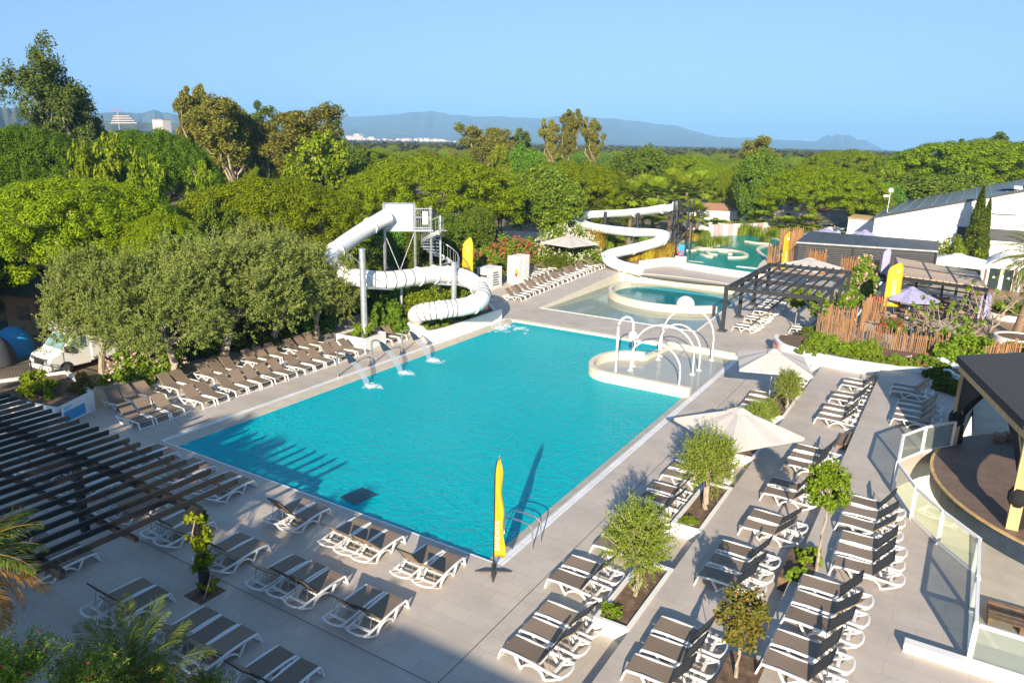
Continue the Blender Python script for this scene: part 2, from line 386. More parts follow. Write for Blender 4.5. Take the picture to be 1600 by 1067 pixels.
m = MB().prism([(-2.72, -8), (16, -8), (16, 18.66), (1.9, 18.66), (1.9, 23.8), (.9, 25.15), (.05, 26.6), (-.62, 28.5), (-.7, 31.6), (.05, 33.2), (1.05, 34.6), (2.2, 46.2), (-2.72, 46.2)], -.3, L3)
struct(m.build('upper_terrace', M['terr']))
m = MB().box((-6, 46.2, -.3), (16, 106, TZ)); struct(m.build('restaurant_terrace', M['beige']))
m = MB().box((1.9, 18.66, -.3), (16, 46.2, .18)); struct(m.build('stage_yard', M['beige']))
m = MB().prism([(.2, 51.5), (9, 55), (9, 90), (1.6, 90), (1.2, 62)], TZ, TZ+.05); struct(m.build('wooden_walkway', M['plank']))
# main pool
W0, W1, WY0, WY1 = -27.72, -11.47, 17.6, 45.95
b = MB(); FL = -1.5
b.sheet([(W0, WY0), (W1, WY0), (W1, WY1), (W0, WY1)], FL)
for (x0, y0), (x1, y1) in (((W0, WY0), (W0, WY1)), ((W0, WY1), (W1, WY1)), ((W1, WY1), (W1, WY0)), ((W1, WY0), (W0, WY0))):
    b.add([(x0, y0, FL), (x1, y1, FL), (x1, y1, -.1), (x0, y0, -.1)], [(0, 1, 2, 3)])
struct(b.build('pool_basin', M['poolfloor']))
rim = MB()
rim.add([(BX0+.3, BY0, 0), (W0, WY0, -.1), (W0, WY1, -.1), (BX0+.3, BY1, 0)], [(0, 1, 2, 3)])
rim.add([(BX1-.3, BY0, 0), (BX1-.3, BY1, 0), (W1, WY1, -.1), (W1, WY0, -.1)], [(0, 1, 2, 3)])
rim.add([(BX0+.3, BY0, 0), (BX1-.3, BY0, 0), (W1, WY0, -.1), (W0, WY0, -.1)], [(0, 1, 2, 3)])
struct(rim.build('pool_rim', M['beige']))
c = MB().add([(BX0+.3, BY1, 0), (W0, WY1, -.1), (W1, WY1, -.1), (BX1-.3, BY1, 0)], [(0, 1, 2, 3)])
c.box((BX0+.8, BY1-.32, -.1), (BX1, BY1+.14, .05)); struct(c.build('pool_end_coping', M['cream']))
gr = MB(); rect(gr, BX0, BX0+.3, BY0, BY1, .0); rect(gr, BX1-.3, BX1, BY0, BY1, .0)
struct(gr.build('overflow_grating', M['grate']))
ln = MB(); rect(ln, BX0+.3, BX1-.3, BY0-.05, BY0+.03, .004); struct(ln.build('pool_edge_line', M['white']))
wt = MB(); wt.sheet([(W0, WY0), (W1, WY0), (W1, WY1), (W0, WY1)], -.11); struct(wt.build('pool_water', M['water']))
# wading pool with the ring
QX0, QX1, QY0, QY1 = -28.4, -15.35, 50.9, 67.0
b = MB(); rect(b, QX0, QX1, QY0, QY1, -.55); struct(b.build('wading_pool_floor', M['poolfloor2']))
b = MB()
b.hexa([(QX0-.06, QY0, -.6), (QX0+.12, QY0, -.6), (QX0+.12, QY1, -.6), (QX0-.06, QY1, -.6), (QX0-.06, QY0, .01), (QX0+.12, QY0, .01), (QX0+.12, QY1, .715), (QX0-.06, QY1, .715)])
b.sweep(smoothpath([(QX0, 66.85, 0), (-25, 68.1, 0), (-21, 68.2, 0), (-17.7, 67.6, 0), (QX1, 66.9, 0)]), [(-.15, -.6), (.15, -.6), (.15, .73), (-.15, .73)])
b.hexa([(QX1-.1, QY0, -.6), (QX1+.06, QY0, -.6), (QX1+.06, QY1, -.6), (QX1-.1, QY1, -.6), (QX1-.1, QY0, .01), (QX1+.06, QY0, .01), (QX1+.06, QY1, .715), (QX1-.1, QY1, .715)])
b.box((QX0, QY0-.05, -.6), (QX1, QY0+.1, .004))
struct(b.build('wading_pool_wall', M['cream']))
e = MB(); e.rail([(QX0+.02, QY0-.06, .012), (QX1, QY0-.06, .012), (QX1, QY1-.4, .7)], .14, .03); struct(e.build('wading_pool_edge', M['white']))
wt = MB(); wt.prism([(QX0+.1, QY0+.08), (QX1-.08, QY0+.08), (QX1-.08, QY1), (-18, 67.5), (-21, 68), (-25, 67.9), (QX0+.1, QY1-.2)], -.2, -.17)
RC = Vector((-20.9, 62.4, 0)); RR = 5.9
struct(MB().sheet([(QX0+.1, QY0+.08), (QX1-.08, QY0+.08), (QX1-.08, QY1), (-18, 67.45), (-21, 68.), (-25, 67.9), (QX0+.1, QY1-.2)], -.17).build('wading_pool_water', M['water2']))
ring = root('pool_ring_wall', 'round cream wall curving through the wading pool', 'wall', (RC.x, RC.y, 0))
MB().wall([(RC.x+RR*math.cos(a), RC.y+RR*math.sin(a)) for a in np.linspace(R(158), R(322), 48)], .34, -.5, .42).build('wall_body', M['cream'], ring, True)
struct(MB().sheet([(RC.x+(RR-.2)*math.cos(a), RC.y+(RR-.2)*math.sin(a)) for a in np.linspace(R(125), R(322), 40)]+[(-15.5, 60), (-15.5, 66)], -.155).build('plunge_water', M['water3']))
dq = at(1071, 477, -.12); bl = root('water_dome', 'white half-sphere dome in the plunge pool', 'dome', (dq.x, dq.y, -.2))
MB().lathe([(.78*math.cos(a), .78*math.sin(a)) for a in np.linspace(0, PI/2-.01, 12)], (dq.x, dq.y, -.1), 24).build('dome_shell', M['plastic'], bl, True)
MB().lathe([(.5, -.5), (.5, -.12)], (dq.x, dq.y, 0), 16).build('dome_base', M['cream'], bl, True)
# ------------------------------------------------------------------ splash pad
sp = root('splash_pad', 'raised cream splash pad with shallow water at the pool edge', 'splash pad', (-14, 41, 0))
PO = smoothpath([(-15.4, 36.75), (-16.5, 36.85), (-17.35, 37.5), (-17.8, 38.8), (-17.75, 40.1), (-17.2, 41.2), (-16.4, 41.75), (-15.75, 41.9)], 5)
OUT = [(-11.15, 36.75, 0)]+[tuple(p)+(0,) if len(p) == 2 else tuple(p) for p in PO]
MB().wall([(p[0], p[1]) for p in OUT], .3, -1.4, .48).build('curved_wall', M['cream'], sp, True)
MB().wall([(-15.75, 41.95), (-15.45, 45.8)], .3, -1.4, .2).build('side_wall', M['cream'], sp)
MB().wall([(-15.6, 45.75), (-11.1, 45.55)], .25, -.3, .34).build('back_wall', M['cream'], sp)
fl = [(p[0], p[1]) for p in OUT]+[(-15.45, 45.7), (-10.95, 45.7)]
MB().prism(fl, -1.3, -.09).build('pad_floor', M['cream'], sp)
for q in ((1000, 567), (1020, 548), (1066, 597), (1103, 568)):
    a = at(*q, 0); MB().lathe([(.16, -.089), (.16, -.075)], (a.x, a.y, 0), 12).build('drain', M['anth'], sp)
spw = MB().sheet([(p[0], p[1]) for p in fl], -.05)
struct(spw.build('splash_pad_water', M['padw']))
arcs = [((985, 577.5), (1061, 602), 2.1, 'nearest small white water arch on the splash pad'), ((989, 571), (1082, 584), 2.75, 'second white water arch from the front of the splash pad'),
        ((1028.4, 560.6), (1092, 577.5), 2.5, 'third white water arch on the splash pad, behind two'), ((1032, 555), (1112, 561.6), 3.2, 'tallest white water arch at the back of the splash pad')]
for a, b_, h, lab in arcs:
    a = at(*a, .0); b_ = at(*b_, .0); c = (a+b_)/2; o = root('water_arch', lab, 'water arch', (c.x, c.y, -.09), 0, 'arches on the splash pad')
    pts = [a+Vector((0, 0, -.09)), a+Vector((0, 0, h*.4))]
    for t in np.linspace(0.06, .94, 18):
        s = a.lerp(b_, .5-.5*math.cos(PI*t)); pts.append(Vector((s.x, s.y, h*.4+h*.6*math.sin(PI*t))))
    pts += [b_+Vector((0, 0, h*.4)), b_+Vector((0, 0, -.09))]
    MB().tube(pts, .048, 8).build('arch_pipe', M['white'], o, True)
    for q in (a, b_): MB().lathe([(.16, -.09), (.16, .0), (.07, .02)], (q.x, q.y, 0), 10).build('foot_flange', M['white'], o)
a = at(962, 581, -.05); o = root('shower_post', 'tall white hooked post with a round water bucket on the splash pad', 'water post', (a.x, a.y, -.09))
dr = (at(1000, 575)-at(962, 581)).normalized()
h = 2.75
pts = [a, a+Vector((0, 0, h))]+[a+dr*(.55*(1-math.cos(t)))+Vector((0, 0, h+.55*math.sin(t))) for t in np.linspace(.3, PI, 9)]+[a+dr*1.1+Vector((0, 0, h-.35))]
MB().tube(pts, .07, 8).build('post_pipe', M['white'], o, True)
q = a+dr*1.12+Vector((0, 0, h-.65))
MB().lathe([(.28*math.cos(t), .28*math.sin(t)) for t in np.linspace(-1.5, 1.5, 10)], tuple(q), 16).build('bucket', M['plastic'], o, True)
MB().lathe([(.015, -.4-h+.65+.35), (.015, -.25)], tuple(q), 6).build('water_trickle', M['spray'], o, True)
# ------------------------------------------------------------------ swan neck jets
for k, ((x, y), lab) in enumerate((((528, 588), 'steel swan-neck water jet nearest the loungers, left of three'), ((581.6, 569), 'steel swan-neck water jet in the middle of three'), ((628.4, 551), 'steel swan-neck water jet nearest the slide planter'))):
    a = at(x, y); o = root('water_jet', lab, 'water jet', tuple(a), 0, 'water jets along the pool edge')
    pts = [a, a+Vector((0, 0, 1.25))]+[a+Vector((.42*(1-math.cos(t)), 0, 1.25+.3*math.sin(t))) for t in np.linspace(.4, 2.3, 7)]
    MB().tube(pts, .05, 8).build('pipe', M['steel'], o, True)
    MB().lathe([(.12, 0), (.12, .03)], tuple(a), 10).build('base_flange', M['steel'], o)
    e0 = pts[-1]
    MB().sweep([e0, e0+Vector((.22, 0, -.16)), e0+Vector((.5, 0, -.42))], [[(-.06, -.045), (.06, -.045), (.06, .045), (-.06, .045)], [(-.2, -.03), (.2, -.03), (.2, .03), (-.2, .03)], [(-.3, -.02), (.3, -.02), (.3, .02), (-.3, .02)]]).build('nozzle', M['navy'], o)
    e1 = e0+Vector((.5, 0, -.42)); rng = np.random.default_rng(k)
    pth = [e1+Vector((1.05*t, 0, -.35*t-(e1.z-.35+.11)*t*t)) for t in np.linspace(0, 1, 9)]
    sh = MB(); sh.sweep(pth, [(-.2, -.006), (.2, -.006), (.2, .006), (-.2, .006)]); sh.build('water_sheet', M['spray'], o, True)
    tip = pth[-1]
    cs = np.array([tip])+np.abs(rng.normal(size=(60, 3)))*np.array([.36, 0, .02])+rng.normal(size=(60, 3))*np.array([.1, .15, .0])
    cs[:, 2] = -.105+np.abs(rng.normal(size=60))*.05
    V = leafcloud(rng, cs-np.array(a), np.full((60, 3), .15)*np.array([1, 1, .3]), 34, .02, .2, .8)
    quads('splash', V, M['foam'], o)['kind'] = 'stuff'
# expansion joints in the deck and the dark square level with the water
j = MB(); xa = (at(793.75, 960).x+at(940, 814.4).x)/2; ya = (at(483, 977).y+at(621, 1037).y)/2
rect(j, xa-.012, xa+.012, -6, 46, .004); struct(j.build('deck_joint', M['anth']))
j = MB(); rect(j, -30, xa-.02, ya-.012, ya+.012, .004); struct(j.build('deck_joint', M['anth']))
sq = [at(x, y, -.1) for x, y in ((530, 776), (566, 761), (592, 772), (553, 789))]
setp(MB().prism([(p.x, p.y) for p in sq], -.108, -.103).build('pool_dark_square', M['deepteal']), 'dark flat square level with the water near the front pool edge', 'mat')  # thin dark teal square laid just above the water surface
# ladder
o = root('pool_ladder', 'chrome pool ladder at the near right corner of the pool', 'ladder', tuple(at(838, 853)))
for q in ((831, 859), (844, 848)):
    a = at(*q); pts = [a, a+Vector((0, 0, .7)), a+Vector((-.12, 0, .86)), a+Vector((-.35, 0, .92)), a+Vector((-.95, 0, .9)), a+Vector((-1.3, 0, .72)), a+Vector((-1.42, 0, .3)), a+Vector((-1.42, 0, -.9))]
    MB().tube(smoothpath(pts, 4), .024, 8).build('handrail', M['steel'], o, True)
a, b_ = at(831, 859), at(844, 848)
for z in (-.05, -.35, -.65): MB().bar(a+Vector((-1.42, 0, z)), b_+Vector((-1.42, 0, z)), .1, .03).build('rung', M['steel'], o)
# ------------------------------------------------------------------ lagoon
LZ = 1.25
lag = [at(x, y, LZ) for x, y in ((1060, 388), (1070, 411), (1120, 419), (1184, 428), (1196, 408), (1232, 392), (1215, 374), (1180, 366), (1115, 363), (1075, 372))]
lagp = [(p.x, p.y) for p in lag]
struct(MB().prism(lagp, .1, LZ-.5).build('lagoon_floor', M['lagoonfloor']))
struct(MB().sheet(lagp, LZ-.08).build('lagoon_water', M['water4']))
lw = MB().wall([(p.x, p.y) for p in lag[1:4]], .35, .3, LZ+.05); lw.build('lagoon_front_wall', M['rendw'])
setp(bpy.data.objects['lagoon_front_wall'], 'white rendered front wall of the lagoon pool', 'wall')
struct(MB().wall([(p.x, p.y) for p in smoothpath(lag[3:]+lag[:2], 4)], .5, .1, LZ+.06).build('lagoon_edge', M['cream']))
for pts, lab in ((((1090, 388), (1100, 390), (1130, 390), (1155, 393), (1167, 399), (1158, 402), (1137, 402)), 'long curling cream kerb around the shallow jets of the lagoon'), (((1139, 375), (1138, 381), (1125, 383), (1112, 386), (1100, 388), (1091, 386)), 'cream kerb around the planted island of the lagoon'),
                 (((1096, 397), (1105, 400), (1114, 401)), 'short cream bench kerb at front left of the lagoon'), (((1104, 392), (1108, 396), (1120, 398)), 'hooked cream kerb in the blue part of the lagoon'), (((1124, 392), (1140, 394), (1141, 397)), 'short straight cream kerb in the middle of the lagoon'),
                 (((1165, 377), (1185, 380), (1205, 381)), 'straight cream kerb under the reeds at the lagoon back right'), (((1212, 381), (1192, 385), (1184, 391), (1192, 399), (1200, 404)), 'cream kerb bulging in from the right of the lagoon'), (((1071, 391), (1085, 391), (1088, 388)), 'short cream kerb at the left end of the lagoon')):
    q = [at(x, y, LZ) for x, y in pts]; c = q[len(q)//2]
    o = MB().wall([(p.x, p.y) for p in smoothpath(q, 5)], .42, .6, LZ+.08).build('lagoon_kerb', M['cream'], None, True); setp(o, lab, 'kerb', 'kerbs in the lagoon')
pn = [(1110+7.6*i, 356+.35*i) for i in range(14)]
for i, (x, y) in enumerate(pn):
    a = P(x-3.4, y+11, 103+.6*i); b_ = P(x+3.4, y+11, 103.5+.6*i)
    a.z = b_.z = 0
    o = MB().wall([(a.x, a.y), (b_.x, b_.y)], .12, .6, 2.75).build('screen_panel', M['pink' if i % 3 == 1 or i in (2, 8) else 'white'])
    setp(o, ('pink' if i % 3 == 1 or i in (2, 8) else 'white')+' screen panel standing behind the lagoon, number-free row under the bamboo', 'panel', 'screen panels behind the lagoon')
    o['label'] = ('dusty pink' if i % 3 == 1 or i in (2, 8) else 'plain white')+' screen panel in the row behind the lagoon'
st = root('lagoon_steps', 'white steps climbing to the lagoon behind the dark pergola', 'steps', tuple(at(1165, 422, .7)))
for i in range(3):
    a = at(1150, 427-4*i, .7+.17*i); MB().box((a.x, a.y, .5), (a.x+3.6, a.y+.6+.45*(2-i), .87+.17*i)).build('step', M['rendw'], st)
st = root('slide_steps', 'short white steps beside the life-ring post by the spiral slide', 'steps', tuple(at(1083, 415, .7)))
for i in range(3):
    a = at(1075, 414-2*i, .7+.17*i); MB().box((a.x, a.y, .5), (a.x+1.6, a.y+.45, .85+.17*i)).build('step', M['cream'], st)
# lagoon reeds
# ================================================================== LOUNGERS
def make_lounger(ang):
    t = root('sun_lounger', 'x', 'sun lounger')
    f = MB()
    for s in (-1, 1):
        y = s*.335
        f.sweep([(.10, y, .31), (.5, y, .335), (1.0, y, .315), (1.35, y, .27), (1.75, y, .25), (1.9, y*.93, .27)], [(-.028, -.03), (.028, -.03), (.028, .03), (-.028, .03)])
    for x, z in ((.14, .305), (.7, .30), (1.18, .27)): f.bar((x, -.31, z), (x, .31, z), .05, .035)
    f.bar((1.62, -.31, .235), (1.62, .31, .235), .09, .03)
    f.sweep([(1.88, -.32, .268), (1.95, -.15, .275), (1.96, 0, .275), (1.95, .15, .275), (1.88, .32, .268)], [(-.028, -.024), (.028, -.024), (.028, .024), (-.028, .024)])
    f.build('frame', M['plastic'], t, bevel=.012)
    for s in (-1, 1):
        y = s*.34; pr = [(-.03, -.022), (.03, -.022), (.03, .022), (-.03, .022)]
        MB().sweep([(.0, y, .0), (.06, y, .2), (.115, y, .325)], pr, upv=Vector((1, 0, 0))).build('leg', M['plastic'], t)
        l = MB().sweep([(.5, y, .31), (.6, y, .14), (.7, y, .0)], pr, upv=Vector((1, 0, 0)))
        l.sweep([(.69, y, .0), (.77, y, .13), (.9, y, .215), (1.06, y, .245), (1.2, y, .22), (1.32, y, .13), (1.4, y, .0)], pr, upv=Vector((0, 0, 1)))
        l.sweep([(1.4, y, .0), (1.62, y, .1), (1.88, y, .265)], pr)
        l.build('leg', M['plastic'], t)
    for s in (-1,): MB().bar((.02, -.34, .04), (.02, .34, .04), .04, .04).build('foot_bar', M['plastic'], t)
    n = 7; top = []
    se = MB(); se.sweep([(.1+1.05*i/n, 0, .342-.022*math.sin(PI*i/n)+(.0 if i else -.01)) for i in range(n+1)], [(-.3, -.007), (.3, -.007), (.3, .007), (-.3, .007)])
    se.build('seat', M['sling'], t)
    ca, sa = math.cos(ang), math.sin(ang); hx, hz = 1.14, .33
    bk = MB(); bk.sweep([(hx+ca*.78*i/5, 0, hz+sa*.78*i/5+.012*math.sin(PI*i/5)) for i in range(6)], [(-.29, -.007), (.29, -.007), (.29, .007), (-.29, .007)])
    bk.build('backrest', M['slingb'], t)
    bf = MB()
    for s in (-1, 1): bf.sweep([(hx+ca*k, s*.302, hz+sa*k) for k in (0, .4, .8)], [(-.016, -.016), (.016, -.016), (.016, .016), (-.016, .016)])
    bf.bar((hx+ca*.8, -.3, hz+sa*.8), (hx+ca*.8, .3, hz+sa*.8), .03, .03)
    bf.build('backrest_frame', M['char'] if ang > R(46) else M['slingb'], t)
    for s in (-1, 1): MB().tube([(hx+ca*.5, s*.24, hz+sa*.5), (hx+ca*.5+.08, s*.24, .26)], .012, 5).build('backrest_prop', M['steel'], t)
    return t
protos = {}
def lounger(x, y, rz, ang, label, group, tilt=0.0):
    k = round(math.degrees(ang))
    if k not in protos: o = protos[k] = make_lounger(ang); first = True
    else: o = copy_tree(protos[k])
    o.location = (x, y, dz(x, y) if tilt is None else tilt); o.rotation_euler.z = rz
    o['label'] = label; o['group'] = group
    return o
PW = {1: [''], 2: ['{a}', '{z}'], 3: ['{a}', 'middle', '{z}'], 4: ['{a}', 'second', 'third', '{z}']}
def lrow(side, x, y, n, desc, ang, group, z=0.0, pitch=.8):
    """side R: foot towards the pool at -X, row along +Y; L: foot at +X; F: foot at +Y, row along -X"""
    a, zz = ('nearest', 'farthest') if side in 'RL' else ('right', 'left')
    for i in range(n):
        w_ = PW[n][i].format(a=a, z=zz)
        lab = ('single taupe lounger, '+desc) if n == 1 else f'{w_} taupe lounger of the {["", "", "pair", "three", "four"][n]} {desc}'
        jx, jy, jr, ja = random.uniform(-.04, .04), random.uniform(-.03, .03), random.uniform(-.05, .05), random.choice((-8, -4, 0, 0, 4))
        A = R(round(math.degrees(ang))+ja)
        if side == 'R': lounger(x+jx, y+.36+pitch*i+jy, jr, A, lab, group, z)
        elif side == 'L': lounger(x+jx, y+.36+pitch*i+jy, PI+jr, A, lab, group, z)
        else: lounger(x-.36-pitch*i+jy, y+jx, -PI/2+jr, A, lab, group, z)
GF = 'loungers on the front deck'
for x, y, n, d in ((-17.59, 16.8, 2, 'at the pool edge in front of the pergola post'), (-14.19, 16.8, 3, 'at the front pool edge, middle set'), (-11.79, 16.8, 2, 'at the pool edge beside the yellow banner'),
                   (-21.57, 16.8, 2, 'under the pergola corner by the pool edge'), (-23.9, 16.8, 2, 'under the slats by the pool edge'), (-26.3, 16.8, 2, 'under the slats near the pool left corner'),
                   (-14.16, 14.03, 3, 'in the second front row, striped with light'), (-11.88, 14.08, 2, 'in the second front row right end'), (-17.47, 14.0, 2, 'behind the ivy pergola post'),
                   (-20.2, 13.95, 2, 'under the pergola right end, second row'), (-22.9, 13.95, 2, 'between the two pergola posts'), (-25.6, 13.95, 2, 'deep under the slats, second row'), (-28.2, 13.95, 2, 'under the pergola far left slats'),
                   (-14.19, 10.8, 3, 'above the foreground shrub'), (-11.93, 10.8, 2, 'at the bottom edge beside the shrub'), (-17.68, 10.7, 2, 'in front of the post, behind fronds'),
                   (-21.5, 10.7, 2, 'under the pergola front edge'), (-24.4, 10.6, 2, 'under the pergola front, farther left'), (-27.3, 10.6, 2, 'under the front slats, left end')):
    lrow('F', x, y, n, d, R(48), GF, 0, .77)
GR = 'first row of loungers right of the pool'
for x, y, n, d in ((-8.62, 13.74, 3, 'in the first right row, lowest in view'), (-9.1, 17.17, 2, 'by the ladder, beside the first planter'), (-8.85, 19.64, 3, 'behind the lowest olive'), (-8.85, 22.75, 3, 'beside the second planter'),
                   (-8.85, 26.0, 3, 'under the big square parasol'), (-8.9, 29.3, 3, 'past the big square parasol'), (-8.4, 36.3, 3, 'in the shade of the far parasol'), (-7.8, 41.2, 3, 'at the curved bed end of the first row')):
    lrow('R', x, y, n, d, R(52), GR, 0, .9)
GS = 'second row of loungers on the middle terrace'
for x, y, n, d in ((-5.4, 14.29, 3, 'lowest on the middle terrace'), (-5.15, 19.17, 3, 'below the leafy round sapling, middle terrace'), (-4.87, 22.82, 2, 'left of the round sapling, middle terrace'), (-4.87, 25.77, 2, 'just above the round sapling crown'),
                   (-4.75, 28.88, 3, 'beside the wooden step, middle terrace'), (-4.58, 35.24, 3, 'past the wooden step, middle terrace'), (-4.5, 38.5, 2, 'second from the curved bed, middle terrace'), (-4.41, 41.3, 2, 'at the curved bed, middle terrace')):
    lrow('R', x, y, n, d, R(54), GS, L2, .88)
GT = 'third row of loungers on the upper terrace'
for x, y, n, d in ((-2.55, 15.75, 2, 'lowest on the upper terrace'), (-2.5, 17.88, 3, 'left of the low white kerb'), (-1.85, 21.23, 3, 'right of the sapling bed'), (-2.1, 24.12, 3, 'beside the glass fence corner'),
                   (-1.46, 35.9, 4, 'in shade behind the glass fence'), (-1.91, 40.3, 2, 'in shade below the rockery')):
    lrow('R', x, y, n, d, R(54), GT, L3, .88)
GL = 'loungers along the left side of the pool'
for x, y, n, d in ((-30.45, 17.6, 3, 'on the left side, nearest the sign planter'), (-30.45, 20.86, 2, 'on the left side, fourth and fifth along'), (-30.5, 22.9, 3, 'on the left below the leaning trunk'), (-30.5, 25.5, 2, 'on the left below the crooked limb'),
                   (-30.5, 27.6, 3, 'on the left before the first jet'), (-30.55, 30.3, 3, 'on the left beside the box planter'), (-30.7, 35.25, 2, 'on the left past the box planter')):
    lrow('L', x, y, n, d, R(42), GL, 0, .82)
GB = 'loungers in the shaded row under the olive trees'
for x, y, n, d in ((-33.0, 18.3, 3, 'in the back row next to the sign planter'), (-33.2, 21.4, 2, 'in the back row at the leaning trunk'), (-33.2, 23.6, 3, 'in the back row under the olive limb'), (-33.3, 26.8, 3, 'in the back row in olive shade'),
                   (-33.3, 29.9, 3, 'in the back row near the box planter'), (-34.2, 36.3, 3, 'in the back row past the steel column')):
    lrow('L', x, y, n, d, R(42), GB, 0, .82)
GU = 'loungers beside the wading pool'
for i, (y, n, d) in enumerate(((51.7, 3, 'at the wading pool corner'), (54.25, 3, 'second set along the wading pool'), (56.85, 3, 'third set along the wading pool'), (59.45, 3, 'fourth set along the wading pool'),
                   (62.0, 3, 'fifth set along the wading pool'), (64.6, 2, 'sixth set along the wading pool'), (67.0, 2, 'last set, nearest the spiral slide foot'))):
    lrow('L', -30.7, y, n, d, R(46), GU, None, .8)
for y, n, d in ((57.6, 2, 'in the back row beside the white cabinet'), (60.0, 3, 'in the back row left of the rear parasol'), (63.2, 2, 'right below the rear parasol pole'), (65.7, 2, 'behind the rear parasol'), (68.0, 3, 'in the back row by the bamboo')):
    lrow('L', -33.9, y, n, d, R(46), 'back row of loungers by the oleanders', None, .8)
lrow('L', -32.8, 48.9, 3, 'between the tube slide and the low cabinet', R(46), 'back row of loungers by the oleanders', 0, .8)
GP = 'loungers under the dark square pergola'
for x, y, n, d in ((-13.2, 52.4, 2, 'at the near pergola post'), (-13.1, 55.0, 2, 'second set under the dark pergola'), (-13.1, 57.6, 3, 'third set under the dark pergola'), (-13.1, 61, 2, 'rearmost under the dark pergola')):
    lrow('R', x, y, n, d, R(50), GP, None, .85)
for x, y, n, d in ((-9.7, 50.7, 2, 'behind the little lime tree'), (-9.6, 54, 2, 'right side under the dark pergola')):
    lrow('R', x, y, n, d, R(50), GP, None, .85)
# ================================================================== PARASOLS
def parasol(name, label, loc, side, h, rz, canvas, drop=.62, group='parasols', seg=4):
    o = loc_(root(name, label, 'parasol', loc, rz, group))
    r_ = side/math.sqrt(2) if seg == 4 else side/2
    k = 2 if seg == 4 else 1
    rimp = []
    n = seg*k
    for i in range(n):
        a = 2*PI*i/n; rr = r_ if i % k == 0 else r_*math.cos(PI/4)*.985
        rimp.append(Vector((rr*math.cos(a), rr*math.sin(a), h-drop+(0 if i % k == 0 else .02))))
    vs = []; fs = []; rows = 6
    for j in range(rows+1):
        t = .06+.94*j/rows
        for i in range(n):
            p = rimp[i]*t; q = rimp[(i+1) % n]*t
            zz = h-drop*t**1.12
            vs.append((p.x, p.y, zz)); mid = (p+q)/2
            vs.append((mid.x, mid.y, zz-.085*t))
    m2 = 2*n
    for j in range(rows):
        for i in range(m2): fs.append((j*m2+i, j*m2+(i+1) % m2, (j+1)*m2+(i+1) % m2, (j+1)*m2+i)[::-1])
    top = len(vs); 
    for i in range(n): vs.append((rimp[i].x*1.0, rimp[i].y*1.0, h-drop-.12))
    for i in range(n):
        b0 = rows*m2+2*i; b1 = rows*m2+(2*i+2) % m2
        fs.append((b0, b0+1, b1, top+(i+1) % n, top+i)[::-1])
    c = MB().add(vs, fs).build('canopy', canvas, o)
    so_ = c.modifiers.new('thick', 'SOLIDIFY'); so_.thickness = .012
    cap = MB()
    nn = n; cv = []
    for s_, zo in ((.20, .04), (.05, .11)):
        for i in range(nn): cv.append((rimp[i].x*s_, rimp[i].y*s_, h-drop*s_**1.12+zo))
    cap.add(cv, [(i, (i+1) % nn, nn+(i+1) % nn, nn+i) for i in range(nn)]+[tuple(range(nn, 2*nn))])
    cap.build('vent_cap', canvas, o)
    MB().tube([(0, 0, 0), (0, 0, h+.08)], .036, 10).build('pole', M['white'], o, True)
    for i in range(n):
        p = rimp[i]
        rb = MB().bar((0, 0, h-.06), (p.x*.98, p.y*.98, h-drop-.03), .025, .03).build('rib', M['white'], o)
    st_ = MB()
    for i in range(n): st_.bar((0, 0, h-drop-.35), (rimp[i].x*.5, rimp[i].y*.5, h-drop*.5-.06), .02, .02)
    st_.build('strut', M['white'], o)
    MB().box((-.3, -.3, 0), (.3, .3, .08)).build('base_plate', M['rendw'], o)
    return o
GA = 'beige square parasols'
a = (at(1047, 655, 2.3)+at(1245, 685, 2.3))/2
parasol('parasol', 'large beige square parasol over the first right row, nearest the camera', (-6.35, 27.6, 0), 3.5, 3.1, R(10), M['canvas'], .75, GA)
parasol('parasol', 'beige square parasol on a white pole beside the splash pad', (-7.35, 38.3, 0), 3.5, 2.85, R(45+17), M['canvas'], .68, GA)
parasol('parasol', 'beige parasol standing among loungers in front of the white oleander', tuple(at(888, 418, .6)), 4.2, 3.3, R(30), M['canvas'], .75, GA)
q = P(1262, 432, 71); parasol('parasol', 'beige parasol peeping over the top of the dark square pergola', (q.x, q.y, .3), 4.2, P(1262, 404, 71).z-.3, R(20), M['canvas'], .7, GA)
GC = 'lilac cafe parasols'
q = at(1418, 497, TZ); parasol('parasol', 'lilac octagonal parasol over the cafe tables by the yellow banner', (q.x, q.y, TZ), 4.0, P(1423, 449, q.xy.length).z-TZ, 0, M['lilac'], .8, GC, 8)
for x, y, D, s, lab in ((1292, 357, 98, 5.4, 'wide lilac parasol behind the flat dark bar roof'), (1352, 360, 99, 4.5, 'lilac parasol in the shade of the white hall')):
    q = P(x, y, D); parasol('parasol', lab, (q.x, q.y, TZ), s, q.z-TZ, 0, M['lilac'], .9, GC, 8)
q = P(1498, 397, 84); parasol('parasol', 'white shade sail parasol below the tall cypress', (q.x, q.y, TZ), 5.6, q.z-TZ, R(35), M['whitecan'], .8, 'white parasols')
